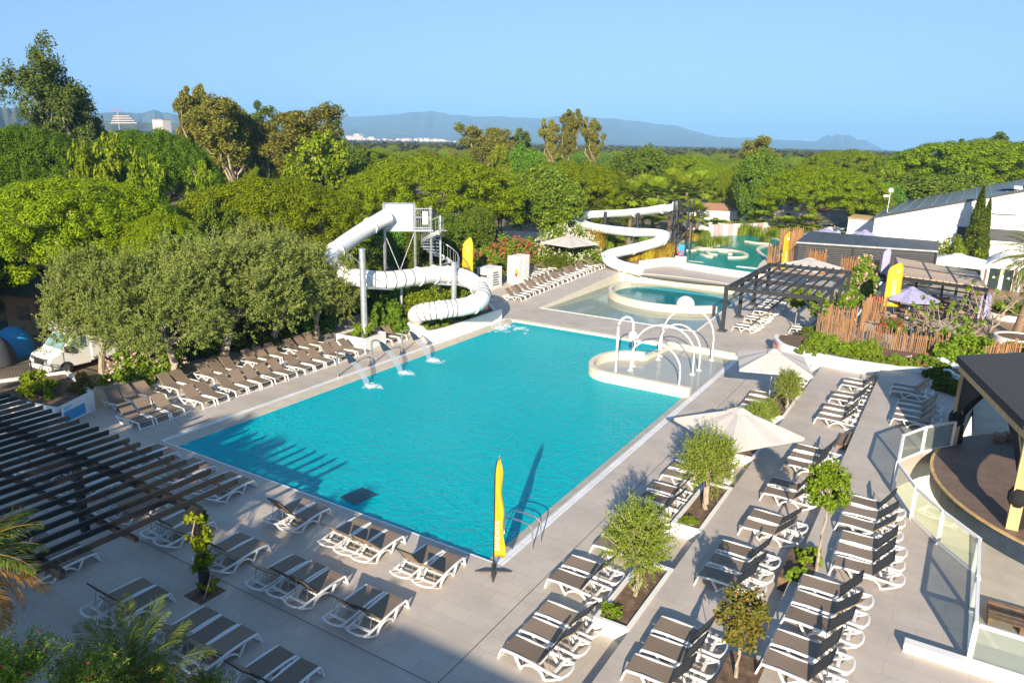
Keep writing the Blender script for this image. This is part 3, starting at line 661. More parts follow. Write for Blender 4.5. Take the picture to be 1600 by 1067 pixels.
# ================================================================== PERGOLAS
pg = root('slatted_pergola', 'long dark slatted pergola over the front left loungers', 'pergola', (-24, 10, 0))
for x in (-17.35, -23.7, -30.1):
    for y in (11.4, 7.6):
        if y == 7.6 and x > -20: continue
        MB().box((x-.11, y-.11, 0), (x+.11, y+.11, 2.78)).build('post', M['char'], pg)
for y in (11.4, 7.6): MB().box((-31.7, y-.07, 2.6), (-17.2, y+.07, 2.84)).build('beam', M['char'], pg)
for y in (9.5,): MB().box((-31.7, y-.05, 2.66), (-17.2, y+.05, 2.8)).build('beam', M['char'], pg)
for i in range(23):
    x = -17.55-.62*i; MB().box((x-.035, 6.9, 2.842), (x+.035, 12.95+.0*i, 3.0)).build('slat', M['char'], pg)
MB().box((-17.75, 10.95, .0), (-16.95, 11.8, .012)).build('ground_plate', M['soil'], pg)
pr = root('square_pergola', 'dark square pergola with open slats between cafe and wading pool', 'pergola', (-10.5, 58, 0))
X0, X1, Y0, Y1, H = -13.75, -7.35, 51.9, 65.2, 3.3
ys = np.linspace(Y0, Y1, 4)
for x in (X0, X1):
    for y in ys:
        MB().box((x-.12, y-.12, dz(x, y)-.02), (x+.12, y+.12, H-.2)).build('post', M['black'], pr)
        MB().box((x-.3, y-.3, dz(x, y)-.02), (x+.3, y+.3, dz(x, y)+.12)).build('post_base', M['anth'], pr)
for y in ys: MB().box((X0-.15, y-.07, H-.2), (X1+.15, y+.07, H+.08)).build('beam', M['black'], pr)
for x in (X0, X1): MB().box((x-.08, Y0+.08, H-.19), (x+.08, Y1-.08, H+.07)).build('beam', M['black'], pr)
for i in range(1, 10):
    x = X0+(X1-X0)*i/10; MB().box((x-.05, Y0-.1, H+.083), (x+.05, Y1+.1, H+.2)).build('slat', M['black'], pr)
for (x, s) in ((X0, 1), (X1, -1)): MB().bar((x, Y0, H-1.2), (x+s*1.15, Y0, H-.15), .1, .1, (0, 1, 0)).build('brace', M['black'], pr)
# ================================================================== RIGHT PLANTERS, BEDS
def planter(lab, x0, x1, y0, y1, z0, z1, t=.12, group='white planters between the terraces'):
    o = root('planter', lab, 'planter', ((x0+x1)/2, (y0+y1)/2, z0), 0, group)
    m = MB(); m.box((x0, y0, z0), (x1, y0+t, z1)); m.box((x0, y1-t, z0), (x1, y1, z1)); m.box((x0, y0+t, z0), (x0+t, y1-t, z1)); m.box((x1-t, y0+t, z0), (x1, y1-t, z1))
    m.build('planter_wall', M['rendw'], o); MB().box((x0+t, y0+t, z0), (x1-t, y1-t, z1-.08)).build('soil_bed', M['soil'], o)
    return o
planter('white planter with the lowest olive tree, beside the first loungers', -7.0, -5.952, 16.1, 19.6, 0, .46)
planter('white planter with the olive tree under the big parasol edge', -7.0, -5.952, 22.3, 26.2, 0, .46)
planter('white planter with two shrubs behind the big parasol', -7.1, -5.952, 29.4, 33.6, 0, .46)
planter('white planter with the olive tree beside the far parasol', -7.1, -5.952, 35.2, 39.8, 0, .46)
for x, y, lab in ((-2.62, 21.3, 'round sapling soil bed with small shrubs, upper terrace edge'), (-2.9, 15.3, 'soil bed under the bronze sapling, bottom edge')):
    o = MB().box((x-.42, y-1.0, L2-.1), (x+.45, y+1.0, L3+.004)); o = o.build('planting_bed', M['soil']); setp(o, lab, 'planting bed')
cb = root('curved_planter', 'low curved white planter with a red sign around the bamboo fence', 'planter', (-6, 47, 0))
path = smoothpath([(-9.35, 49.0, 0), (-9.15, 47.9, 0), (-8.3, 46.6, 0), (-6.5, 45.9, 0), (-4.6, 45.5, 0), (-2.2, 45.6, 0), (-.2, 46.2, 0), (1.2, 45.6, 0)], 6)
MB().sweep(path, [(-.12, -.3), (.12, -.3), (.12, 1.12), (-.12, 1.12)]).build('planter_wall', M['rendw'], cb, True)
MB().prism([(p.x, p.y) for p in path]+[(1.5, 49.9), (-4, 49.9), (-7.2, 50.4), (-8.7, 50.0)], .1, 1.0).build('soil_bed', M['soil'], cb)
sgn = MB(); a = Vector((-9.28, 48.3, .72)); b_ = Vector((-8.45, 46.62, .72))
nv = Vector((-.88, -.47, 0)).normalized()*.30
sg = root('warning_sign', 'small red notice with white lines on the curved planter', 'sign', tuple(a.lerp(b_, .5)+nv))
q0, q1 = a.lerp(b_, .3)+nv, a.lerp(b_, .75)+nv
MB().bar(q0, q1, .02, .55).build('sign_plate', M['red'], sg)
tx = MB()
for zz, c in ((.16, .05), (.03, .12), (-.14, .05)): tx.bar(q0+nv*.1+Vector((.06, -.1, zz)), q1+nv*.1+Vector((-.06, .1, zz)), .012, c)
tx.build('sign_lines', M['text'], sg)
# glass fence on the upper terrace
gp = [(1.76, 18.97), (1.8, 21.35), (1.84, 23.76), (.87, 25.07), (.02, 26.5), (-.7, 28.45), (-.75, 31.5), (-.02, 33.1), (1.0, 34.5)]
gf = root('glass_fence', 'white framed glass fence zigzagging along the upper terrace', 'fence', (1.76, 18.97, L3))
gh = 1.18
for x, y in gp: MB().box((x-.055, y-.055, L3), (x+.055, y+.055, L3+gh)).build('post', M['white'], gf)
segs = list(zip(gp[:-1], gp[1:]))+[((1.76, 18.97), (3.4, 18.95)), ((3.4, 18.95), (5, 18.93))]
for a, b_ in segs:
    a = Vector((*a, L3)); b_ = Vector((*b_, L3)); dd = (b_-a).normalized()*.06
    for z in (.06, gh-.03): MB().bar(a+dd+Vector((0, 0, z)), b_-dd+Vector((0, 0, z)), .08, .08).build('rail', M['white'], gf)
    MB().bar(a+dd+Vector((0, 0, gh/2)), b_-dd+Vector((0, 0, gh/2)), .012, gh-.16).build('glass_pane', M['glass'], gf)
o = MB().box((.35, 18.62, L3), (8, 18.9, L3+.26)).build('low_kerb', M['rendw'], None, False, True, .01); setp(o, 'low white kerb wall under the glass fence, bottom right', 'kerb')
for i, (x, y, lab) in enumerate(((-2.75, 32.6, 'nearer plank step joining the two terraces'), (-2.75, 42.6, 'dark plank step at the curved bed end of the terrace'))):
    o = root('wooden_step', lab, 'step', (x, y, L2), 0, 'plank steps between the terraces')
    for k, dx in enumerate((-.36, -.02)):
        MB().box((x+dx-.15, y, L2), (x+dx+.15, y+1.7, L2+.16+.14*k)).build('tread', M['woodd'], o, False, True, .01)
# ================================================================== PAVILION AND STAGE
SC = Vector((7.3, 32.2, 0))
sg = root('round_stage', 'round brown stage with dark blue side under the pavilion', 'stage', (SC.x, SC.y, .18))
MB().lathe([(6.9, .18), (6.9, .86)], (SC.x, SC.y, 0), 72).build('stage_side', M['navy'], sg)
MB().lathe([(6.98, .862), (6.98, .92)], (SC.x, SC.y, 0), 72).build('stage_rim', M['wood'], sg)
MB().lathe([(6.86, .921), (6.86, .93)], (SC.x, SC.y, 0), 72).build('stage_floor', M['stage'], sg)
pv = root('pavilion', 'flat black roofed timber pavilion with black curtains over the stage', 'pavilion', (SC.x, SC.y, .93))
hx3 = []; p = Vector((1.02, 34.8)); th = math.atan2(-7.3, 1.9)
for i in range(6):
    hx3.append((p.x, p.y)); p = p+Vector((math.cos(th), math.sin(th)))*7.55; th += PI/3
cc = Vector((sum(q[0] for q in hx3)/6, sum(q[1] for q in hx3)/6))
hexp = [(cc.x+(q[0]-cc.x)*1.055, cc.y+(q[1]-cc.y)*1.055) for q in hx3]
MB().prism(hexp, 4.45, 4.75).build('roof', M['felt'], pv)
hx2 = [(cc.x+(q[0]-cc.x)*.975, cc.y+(q[1]-cc.y)*.975) for q in hexp]
MB().wall(hx2, .12, 4.12, 4.448, True).build('fascia', M['wood'], pv)
for i, q in enumerate(hx3):
    MB().box((q[0]-.17, q[1]-.17, .93 if (Vector(q)-SC.xy).length < 7.6 else .18), (q[0]+.17, q[1]+.17, 4.12)).build('post', M['wood'], pv)
    n_ = Vector(hx3[(i+1) % 6])-Vector(q); n_.normalize()
    for sgn_, nn in ((1, n_), (-1, (Vector(hx3[i-1])-Vector(q)).normalized())):
        MB().bar((q[0], q[1], 3.1), (q[0]+nn.x*.95, q[1]+nn.y*.95, 4.08), .12, .12).build('brace', M['wood'], pv)
        # gathered curtain: fan at the top, tied to the post
        pts = []
        for t in np.linspace(0, 1, 9):
            wd_ = 2.6*(1-t)**1.6+.12; z = 4.1-2.3*t
            pts.append((wd_, z))
        vs = []; fs = []; K = 14
        for wd_, z in pts:
            for k in range(K+1):
                s = .1+wd_*k/K; off = .05*math.sin(k*2.4)+.2
                vs.append((q[0]+nn.x*s+nn.y*off*.3, q[1]+nn.y*s-nn.x*off*.3, z+(-.35*(k/K)*(1-0) if False else 0)))
        for r_ in range(8):
            for k in range(K): fs.append((r_*(K+1)+k, r_*(K+1)+k+1, (r_+1)*(K+1)+k+1, (r_+1)*(K+1)+k))
        c_ = MB().add(vs, fs).build('curtain', M['drape'], pv, True); c_.modifiers.new('t', 'SOLIDIFY').thickness = .02
    MB().lathe([(.20, 1.75), (.3, 1.95), (.30, 2.2), (.2, 2.4)], (q[0], q[1], 0), 12).build('curtain_tie', M['drape'], pv)
    MB().lathe([(.26, 1.0), (.2, 1.76)], (q[0]+.12, q[1]+.12, 0), 10).build('curtain_tail', M['drape'], pv, True)
o = root('pallet', 'weathered wooden pallet lying beside the stage', 'pallet', (2.6, 22.6, .18))
for i in range(5): MB().box((2.3, 22.2+.22*i, .4), (3.9, 22.36+.22*i, .43)).build('board', M['woodd'], o)
for x in (2.3, 3.05, 3.76): MB().box((x, 22.2, .18), (x+.14, 23.24, .4)).build('bearer', M['woodd'], o)
st = root('stage_bench', 'slatted brown bench line at the back of the stage', 'bench', (5, 38, .93))
for i in range(12):
    a_ = R(112+5*i-30); MB().box((SC.x+6.2*math.cos(a_)-.22, SC.y+6.2*math.sin(a_)-.2, .93), (SC.x+6.2*math.cos(a_)+.22, SC.y+6.2*math.sin(a_)+.2, 1.2)).build('seat_block', M['woodd'], st)
# ================================================================== LEFT SIDE: planters, slide one
lp = root('sign_planter', 'white corner planter carrying the blue sign, left of the loungers', 'planter', (-36, 16, 0))
poly = [at(92, 668), at(146, 641), at(108, 606), at(0, 622), at(-40, 640)]
pp = [(p.x, p.y) for p in poly]
MB().wall(pp, .22, 0, .95, True).build('planter_wall', M['rendw'], lp); MB().prism(pp, .02, .82).build('soil_bed', M['soil'], lp)
a, b_ = Vector((*pp[0], 0)), Vector((*pp[1], 0)); n_ = (b_-a).normalized(); nv = Vector((n_.y, -n_.x, 0))*.13
if nv.x < 0: nv = -nv
o = root('info_sign', 'white and blue notice fixed to the corner planter', 'sign', tuple(a+nv))
MB().bar(a+n_*.15+nv+Vector((0, 0, .5)), a+n_*1.75+nv+Vector((0, 0, .5)), .02, .86).build('sign_plate', M['white'], o)
MB().bar(a+n_*.25+nv*1.12+Vector((0, 0, .4)), a+n_*1.6+nv*1.12+Vector((0, 0, .4)), .012, .5).build('blue_print', M['blue'], o)
bt = MB()
for k, (s0, s1, z) in enumerate(((.3, .8, .83), (.3, .62, .75))): bt.bar(a+n_*s0+nv*1.12+Vector((0, 0, z)), a+n_*s1+nv*1.12+Vector((0, 0, z)), .01, .04)
bt.build('sign_lines', M['blue'], o)
bx = root('box_planter', 'white box planter holding the slide steel column', 'planter', (-32.3, 34.2, 0))
m = MB(); bxp = [(-33.5, 33.15), (-31.2, 33.3), (-31.35, 35.3), (-33.6, 35.2)]
m.wall(bxp, .16, 0, .78, True); m.build('planter_wall', M['rendw'], bx); MB().prism(bxp, .02, .66).build('soil_bed', M['soil'], bx)
cp = root('slide_planter', 'white curved planter wrapped under the tube slide end', 'planter', (-31, 42, 0))
cpp = [at(x, y) for x, y in ((702, 528), (766, 507), (772, 500), (757, 486), (715, 482), (672, 486), (642, 496), (629, 508), (631, 515), (642, 522), (658, 527))]
cpp = [(min(p.x, -28.9), p.y) for p in cpp]; cpp[1] = (-28.85, 45.2); cpp[0] = (-28.9, 37.6)
cs = [(p.x, p.y) for p in smoothpath([(q[0], q[1], 0) for q in cpp], 5, True)]
MB().wall(cs, .2, 0, .82, True).build('planter_wall', M['rendw'], cp, True); MB().prism(cs, .02, .68).build('soil_bed', M['soil'], cp)
s1 = root('tube_slide', 'white enclosed tube slide winding down to the pool corner', 'water slide', (-32, 40, 0))
key = [(606, 338, 56.6), (590, 347, 56), (572, 358, 55), (548, 374, 53.3), (527, 390, 51.6), (516, 404, 50.3), (520, 417, 49.2), (534, 428, 48.6), (556, 434, 48.3), (600, 438, 48.4), (640, 434, 49.3), (678, 429, 50.8), (708, 430, 51.8), (731, 436, 52), (748, 449, 51), (754, 462, 49.8), (745, 473, 48.6), (725, 479, 47.9),
       (703, 482, 47.5), (680, 485, 47.2), (660, 488, 47.3), (651, 492, 48), (654, 496, 49.2), (672, 499, 50.2), (700, 502, 51), (735, 502, 52.2), (770, 505, 53.2)]
sp_ = smoothpath([P(*k) for k in key], 6)
MB().tube(sp_[:-14], .6, 20).build('tube', M['tube'], s1, True)
en = sp_[-15:]
MB().sweep(en, [(.6*math.cos(t), .6*math.sin(t)) for t in np.linspace(PI*.95, PI*2.05, 14)]+[(.55*math.cos(t), .55*math.sin(t)) for t in np.linspace(PI*2.05, PI*.95, 14)]).build('exit_trough', M['tube'], s1, True)
fl_ = [10, 25, 38, 50, 62, 66, 70, 84, 98, 112]
for i in fl_:
    p, q = sp_[i], sp_[i+1]; dd = (q-p).normalized()
    MB().tube([p-dd*.035, p+dd*.035], .665, 24).build('joint_flange', M['tube'], s1, True)
sm = MB()
for i0, i1 in ((52, 62), (86, 94), (106, 122)):
    for i in range(i0, i1, 2):
        p, q = sp_[i], sp_[i+1]; dd = (q-p).normalized(); sm.tube([p-dd*.028, p+dd*.028], .618, 24)
sm.build('seam_bands', M['anth'], s1, True)
# splash foam at the exit
ft = sp_[-1]; rng = np.random.default_rng(5)
o = root('slide_splash', 'white splash where the tube slide meets the pool', 'splash', (ft.x, ft.y, -.1))
cs_ = np.abs(rng.normal(size=(120, 3)))*np.array([1.3, -1.0, .05])+np.array([.2, 0, 0]); cs_[:, 2] = np.abs(rng.normal(size=120))*.07
quads('foam', leafcloud(rng, cs_, np.full((120, 3), .2)*np.array([1, 1, .3]), 40, .024, .2, .8), M['foam'], o)
# columns
for (x, y, D, ty, lab, arms) in ((570, 526, 46.6, 390, 'tall steel slide column rising from the box planter', ((20, 4.3), (56, 3.9))), (709, 496, 51, 411, 'steel slide column in the curved planter', ((78, 3.3), (66, 3.2))), (628, 500, 50.5, 430, 'thin steel slide column left of the curved planter', ((58, 3.5),))):
    b0 = P(x, y, D); t0 = P(x-1.5, ty, D); o = root('slide_column', lab, 'column', (b0.x, b0.y, max(0, b0.z-.3)), 0, 'steel slide columns')
    MB().tube([(b0.x, b0.y, 0.3), (b0.x, b0.y, t0.z)], .2 if x != 628 else .11, 14).build('column_pipe', M['galv'], o, True)
    MB().tube([(b0.x, b0.y, t0.z), (b0.x, b0.y, t0.z+.06)], .22 if x != 628 else .12, 14).build('cap', M['galv'], o)
    for i, z in arms:
        q = sp_[i]; MB().bar((b0.x, b0.y, z), q-Vector((0, 0, .62)), .12, .14).build('arm', M['galv'], o)
        MB().bar((b0.x, b0.y, z+1.0), q-Vector((0, 0, .6)).lerp(Vector((0, 0, .6)), 0), .06, .06).build('brace', M['galv'], o)
# tower
tw = root('slide_tower', 'galvanised slide tower with white start box and spiral stair', 'slide tower', tuple(P(632, 470, 58)*Vector((1, 1, 0)) if False else (P(632, 400, 58).x, P(632, 400, 58).y, 0)))
C0 = P(626, 360, 58); dx = (P(660, 360, 58)-C0).normalized(); dx.z = 0; dx.normalize(); dy = Vector((-dx.y, dx.x, 0))
def TP(a, b_, z): return Vector((C0.x, C0.y, 0))+dx*a+dy*b_+Vector((0, 0, z))
zt = P(626, 318, 58).z; zf = P(626, 357, 58).z
for a in (-1.25, 1.1, 2.35):
    for b_ in (-.9, .95): MB().bar(TP(a, b_, 0), TP(a, b_, zt if a < 2 else zt-.3), .13, .13).build('column', M['galv'], tw)
MB().hexa([TP(-1.3, -1, zf-.12), TP(2.5, -1, zf-.12), TP(2.5, 1.05, zf-.12), TP(-1.3, 1.05, zf-.12), TP(-1.3, -1, zf), TP(2.5, -1, zf), TP(2.5, 1.05, zf), TP(-1.3, 1.05, zf)]).build('platform', M['galv'], tw)
MB().hexa([TP(-1.1, -.99, zf+.01), TP(.98, -.99, zf+.01), TP(.98, .9, zf+.01), TP(-1.1, .9, zf+.01), TP(-1.1, -.99, zt-.02), TP(.98, -.99, zt-.02), TP(.98, .9, zt-.02), TP(-1.1, .9, zt-.02)]).build('start_box', M['tube'], tw, False, True, .03)
for s in (-1.03,):
    for a0, a1 in ((-1.2, 1.0), (1.0, -1.2)): MB().bar(TP(a0, s-.02*(a0 > 0), .3), TP(a1, s-.02*(a0 > 0), zf-.3), .09, .05).build('cross_brace', M['galv'], tw)
r_ = MB()
for a in np.linspace(1.2, 2.35, 8):
    r_.bar(TP(a, -.95, zf), TP(a, -.95, zt-.3), .03, .03)
for z in (zt-.3, zf+.15, (zt+zf)/2): r_.bar(TP(1.1, -.95, z), TP(2.4, -.95, z), .05, .05)
for b_ in np.linspace(-.9, .9, 9): r_.bar(TP(2.4, b_, zf), TP(2.4, b_, zt-.3), .03, .03)
r_.bar(TP(2.4, -.95, zt-.3), TP(2.4, .95, zt-.3), .05, .05); r_.build('guard_rail', M['galv'], tw)
MB().hexa([TP(1.7, -.99, zt-1.5), TP(2.1, -.99, zt-1.5), TP(2.1, -.96, zt-1.5), TP(1.7, -.96, zt-1.5), TP(1.7, -.99, zt-.5), TP(2.1, -.99, zt-.5), TP(2.1, -.96, zt-.5), TP(1.7, -.96, zt-.5)]).build('rules_board', M['white'], tw)
sc_ = TP(3.1, .2, 0); nst = 22; rr = 1.5
MB().tube([sc_, sc_+Vector((0, 0, zf+1))], .09, 10).build('stair_pole', M['galv'], tw)
tr = MB(); pk = MB(); hr = []
for i in range(nst):
    a0 = R(200)+R(22)*i; a1 = a0+R(26); z = zf*(i+1)/nst
    c0 = sc_+Vector((rr*math.cos(a0), rr*math.sin(a0), z)); c1 = sc_+Vector((rr*math.cos(a1), rr*math.sin(a1), z)); cc_ = sc_+Vector((0, 0, z))
    dn = Vector((0, 0, -.2))
    tr.add([cc_, c0, c1, cc_+dn*.2, c0+dn*.2, c1+dn*.2], [(0, 1, 2), (3, 5, 4), (1, 4, 5, 2), (0, 3, 4, 1), (2, 5, 3, 0)])
    for aa in (a0, (a0+a1)/2): pk.bar(sc_+Vector((rr*math.cos(aa), rr*math.sin(aa), z-.05)), sc_+Vector((rr*math.cos(aa), rr*math.sin(aa), z+1.05)), .025, .025)
    hr.append(sc_+Vector((rr*math.cos(a0), rr*math.sin(a0), z+1.05)))
tr.build('stair_treads', M['galv'], tw); pk.build('stair_balusters', M['galv'], tw); MB().tube(hr, .035, 8).build('stair_handrail', M['galv'], tw, True)
sk = [sc_+Vector((rr*1.01*math.cos(R(200)+R(22)*i), rr*1.01*math.sin(R(200)+R(22)*i), zf*(i+1)/nst-.1)) for i in range(nst)]
MB().sweep(sk, [(-.012, -.14), (.012, -.14), (.012, .14), (-.012, .14)]).build('stair_stringer', M['galv'], tw, True)
# ================================================================== SLIDE TWO
s2 = root('open_slide', 'white open flume slide spiralling above the bamboo behind the wading pool', 'water slide', (-29, 75, .7))
key = [(1045, 322, 84), (1032, 324.5, 84.8), (1017, 327, 86), (996, 329, 87.5), (975, 331, 89), (950, 332, 90.5), (925, 333.5, 91), (908, 337, 90.3), (902, 342, 89), (908, 348, 87), (922, 352.5, 85.5), (948, 356.5, 83.5), (975, 359.5, 82), (995, 361, 81.8), (1015, 361.5, 82.5), (1029, 362.5, 83.2), (1037, 366, 83), (1037, 371, 82),
       (1028, 377, 80.8), (1010, 382, 79.4), (988, 387.5, 78), (967, 392, 76.8), (953, 397, 75.8), (950, 403, 74.8), (958, 409, 73.9), (975, 415, 73), (1000, 421, 71.8)]
p2 = smoothpath([P(*k) for k in key], 5)
prof = [(.66*math.cos(t), .66*math.sin(t)-.0) for t in np.linspace(PI*.88, PI*2.12, 18)]+[(.60*math.cos(t), .60*math.sin(t)) for t in np.linspace(PI*2.12, PI*.88, 18)]
MB().sweep(p2, prof).build('flume', M['tubein'], s2, True)
for i in range(4, len(p2)-2, 12):
    dd = (p2[i+1]-p2[i]).normalized()
    MB().sweep([p2[i]-dd*.06, p2[i]+dd*.06], [(.73*math.cos(t), .73*math.sin(t)) for t in np.linspace(PI*.9, PI*2.1, 14)]+[(.662*math.cos(t), .662*math.sin(t)) for t in np.linspace(PI*2.1, PI*.9, 14)]).build('joint_flange', M['tube'], s2, True)
for i, (x, y, D, ty) in enumerate(((946, 400, 86.5, 331), (997, 385, 82.8, 333))):
    a = P(x, ty, D); o = root('slide_column', ('black slide column inside the big loop of the open flume', 'black slide column right of the open flume loop')[i], 'column', (a.x, a.y, .7), 0, 'black slide columns')
    MB().tube([(a.x, a.y, .6), (a.x, a.y, a.z)], .2, 12).build('column_pipe', M['black'], o, True)
    for k in ((22, 47) if i == 0 else (12, 60)): MB().bar((a.x, a.y, p2[k].z-.9), p2[k]-Vector((0, 0, .7)), .1, .12).build('arm', M['black'], o)
t2 = root('stair_tower', 'slender black steel stair tower of the open slide', 'slide tower', (-27, 79.5, .7))
a0 = P(1048, 320, 84); TX, TY = a0.x+.4, a0.y+.1; zt2 = a0.z+.0
for x in (0, 1.7):
    for y in (0, 1.6): MB().box((TX+x-.06, TY+y-.06, .6), (TX+x+.06, TY+y+.06, zt2+.6)).build('column', M['black'], t2)
MB().box((TX-.1, TY-.1, zt2-.75), (TX+1.8, TY+1.7, zt2-.66)).build('platform', M['black'], t2)
s_ = MB(); r_ = MB()
for i in range(26):
    z = .8+(zt2-1.5)*i/26; k = i % 13; f_ = k/12 if (i//13) % 2 == 0 else 1-k/12
    s_.box((TX+.05+.35*math.sin(i*.9), TY-.9+.4*math.cos(i*.9), z), (TX+.75+.35*math.sin(i*.9), TY-.5+.4*math.cos(i*.9), z+.05))
s_.build('stair_treads', M['anth'], t2)
for i in range(30):
    z = .8+(zt2-1.5)*i/30; a = i*.7; r_.bar((TX+.4+.75*math.cos(a), TY-.6+.75*math.sin(a), z), (TX+.4+.75*math.cos(a), TY-.6+.75*math.sin(a), z+1.1), .035, .035)
hp = [(TX+.4+.75*math.cos(i*.35), TY-.6+.75*math.sin(i*.35), .8+1.1+(zt2-1.5)*i/60) for i in range(61)]
r_.tube(hp, .035, 6); r_.build('stair_rail', M['black'], t2)
MB().tube([(TX+.4, TY-.6, .6), (TX+.4, TY-.6, zt2)], .08, 8).build('stair_pole', M['black'], t2)
g_ = MB()
for z in (zt2-.3, zt2+.05, zt2+.35): 
    for a, b_ in (((0, 0), (1.7, 0)), ((1.7, 0), (1.7, 1.6)), ((0, 1.6), (1.7, 1.6))): g_.bar((TX+a[0], TY+a[1], z), (TX+b_[0], TY+b_[1], z), .04, .04)
g_.build('guard_rail', M['black'], t2)
MB().bar((TX-.15, TY-.25, zt2-.15), (TX-.15, TY+1.4, zt2-.15), .04, 1.0).build('start_panel', M['tubein'], t2)
sw = root('slide_base_wall', 'low white wall around the bamboo bed of the open slide', 'wall', (-28, 74, .7))
wp = [at(x, y, .7) for x, y in ((915, 402), (936, 403), (952, 412))]; MB().wall([(p.x, p.y) for p in wp], .3, .6, 1.3).build('wall_body', M['rendw'], sw)
wp = [at(x, y, .7) for x, y in ((1000, 420), (1040, 414), (1052, 415), (1071, 416))]; MB().wall([(p.x, p.y) for p in wp], .35, .6, 1.5).build('wall_body', M['rendw'], sw)
q = at(1063, 416, .7); o = root('life_ring_post', 'white pedestal with red life ring below the black stair tower', 'life ring', tuple(q))
MB().box((q.x-.55, q.y-.3, .7), (q.x+.55, q.y+.3, 1.75)).build('pedestal', M['rendw'], o, False, True, .03)
MB().box((q.x-.3, q.y-.05, 1.9), (q.x+.3, q.y+.05, 3.0)).build('blue_board', M['blue'], o)
MB().tube([(q.x+.26*math.cos(t), q.y-.1, 2.05+.26*math.sin(t)) for t in np.linspace(0, 2*PI, 17)[:-1]], .07, 8, True).build('ring', M['red'], o, True)
# ================================================================== WHITE CABINETS
q = at(812, 440, .35)
o = root('lifeguard_cabinet', 'taller white cabinet with a yellow and red shield by the loungers', 'cabinet', (q.x, q.y, .3))
MB().box((q.x-.7, q.y-1.1, .3), (q.x+.5, q.y+.9, 2.85)).build('body', M['rendw'], o, False, True, .02)
MB().box((q.x+.502, q.y-.2, .45), (q.x+.53, q.y+.75, 2.7)).build('door', M['white'], o)
MB().box((q.x-.45, q.y-1.25, 1.75), (q.x-.05, q.y-1.102, 2.35)).build('meter_box', M['white'], o)
MB().prism([(0, 0), (1, 0), (1, 1), (0, 1)], 0, .001) if False else None
sh = MB().add([(q.x+.1, q.y-1.13, 1.65), (q.x+.46, q.y-1.13, 1.65), (q.x+.46, q.y-1.13, 1.25), (q.x+.28, q.y-1.13, .85), (q.x+.1, q.y-1.13, 1.25), (q.x+.1, q.y-1.105, 1.65), (q.x+.46, q.y-1.105, 1.65), (q.x+.46, q.y-1.105, 1.25), (q.x+.28, q.y-1.105, .85), (q.x+.1, q.y-1.105, 1.25)],
     [(4, 3, 2, 1, 0)]+[(i, (i+1) % 5, 5+(i+1) % 5, 5+i) for i in range(5)]); sh.build('shield', M['red'], o)
MB().box((q.x+.14, q.y-1.145, 1.3), (q.x+.42, q.y-1.132, 1.75)).build('shield_top', M['yellow'], o)
q = at(768, 448, .25)
o = root('pump_cabinet', 'lower white cabinet with a dark lettered panel near the tube slide', 'cabinet', (q.x, q.y, 0))
MB().box((q.x-.8, q.y-1.2, 0), (q.x+.6, q.y+.8, 2.1)).build('body', M['rendw'], o, False, True, .02)
MB().box((q.x+.602, q.y-.9, .3), (q.x+.625, q.y+.5, 1.9)).build('panel', M['white'], o)
tt = MB()
for i in range(6): tt.box((q.x+.626, q.y-.75+.06*(i % 2), .5+.22*i), (q.x+.635, q.y+.3-.1*(i % 3), .6+.22*i))
tt.build('panel_lettering', M['navy'], o)
MB().box((q.x-.75, q.y-1.23, 1.3), (q.x+.3, q.y-1.202, 1.5)).build('slot', M['anth'], o)
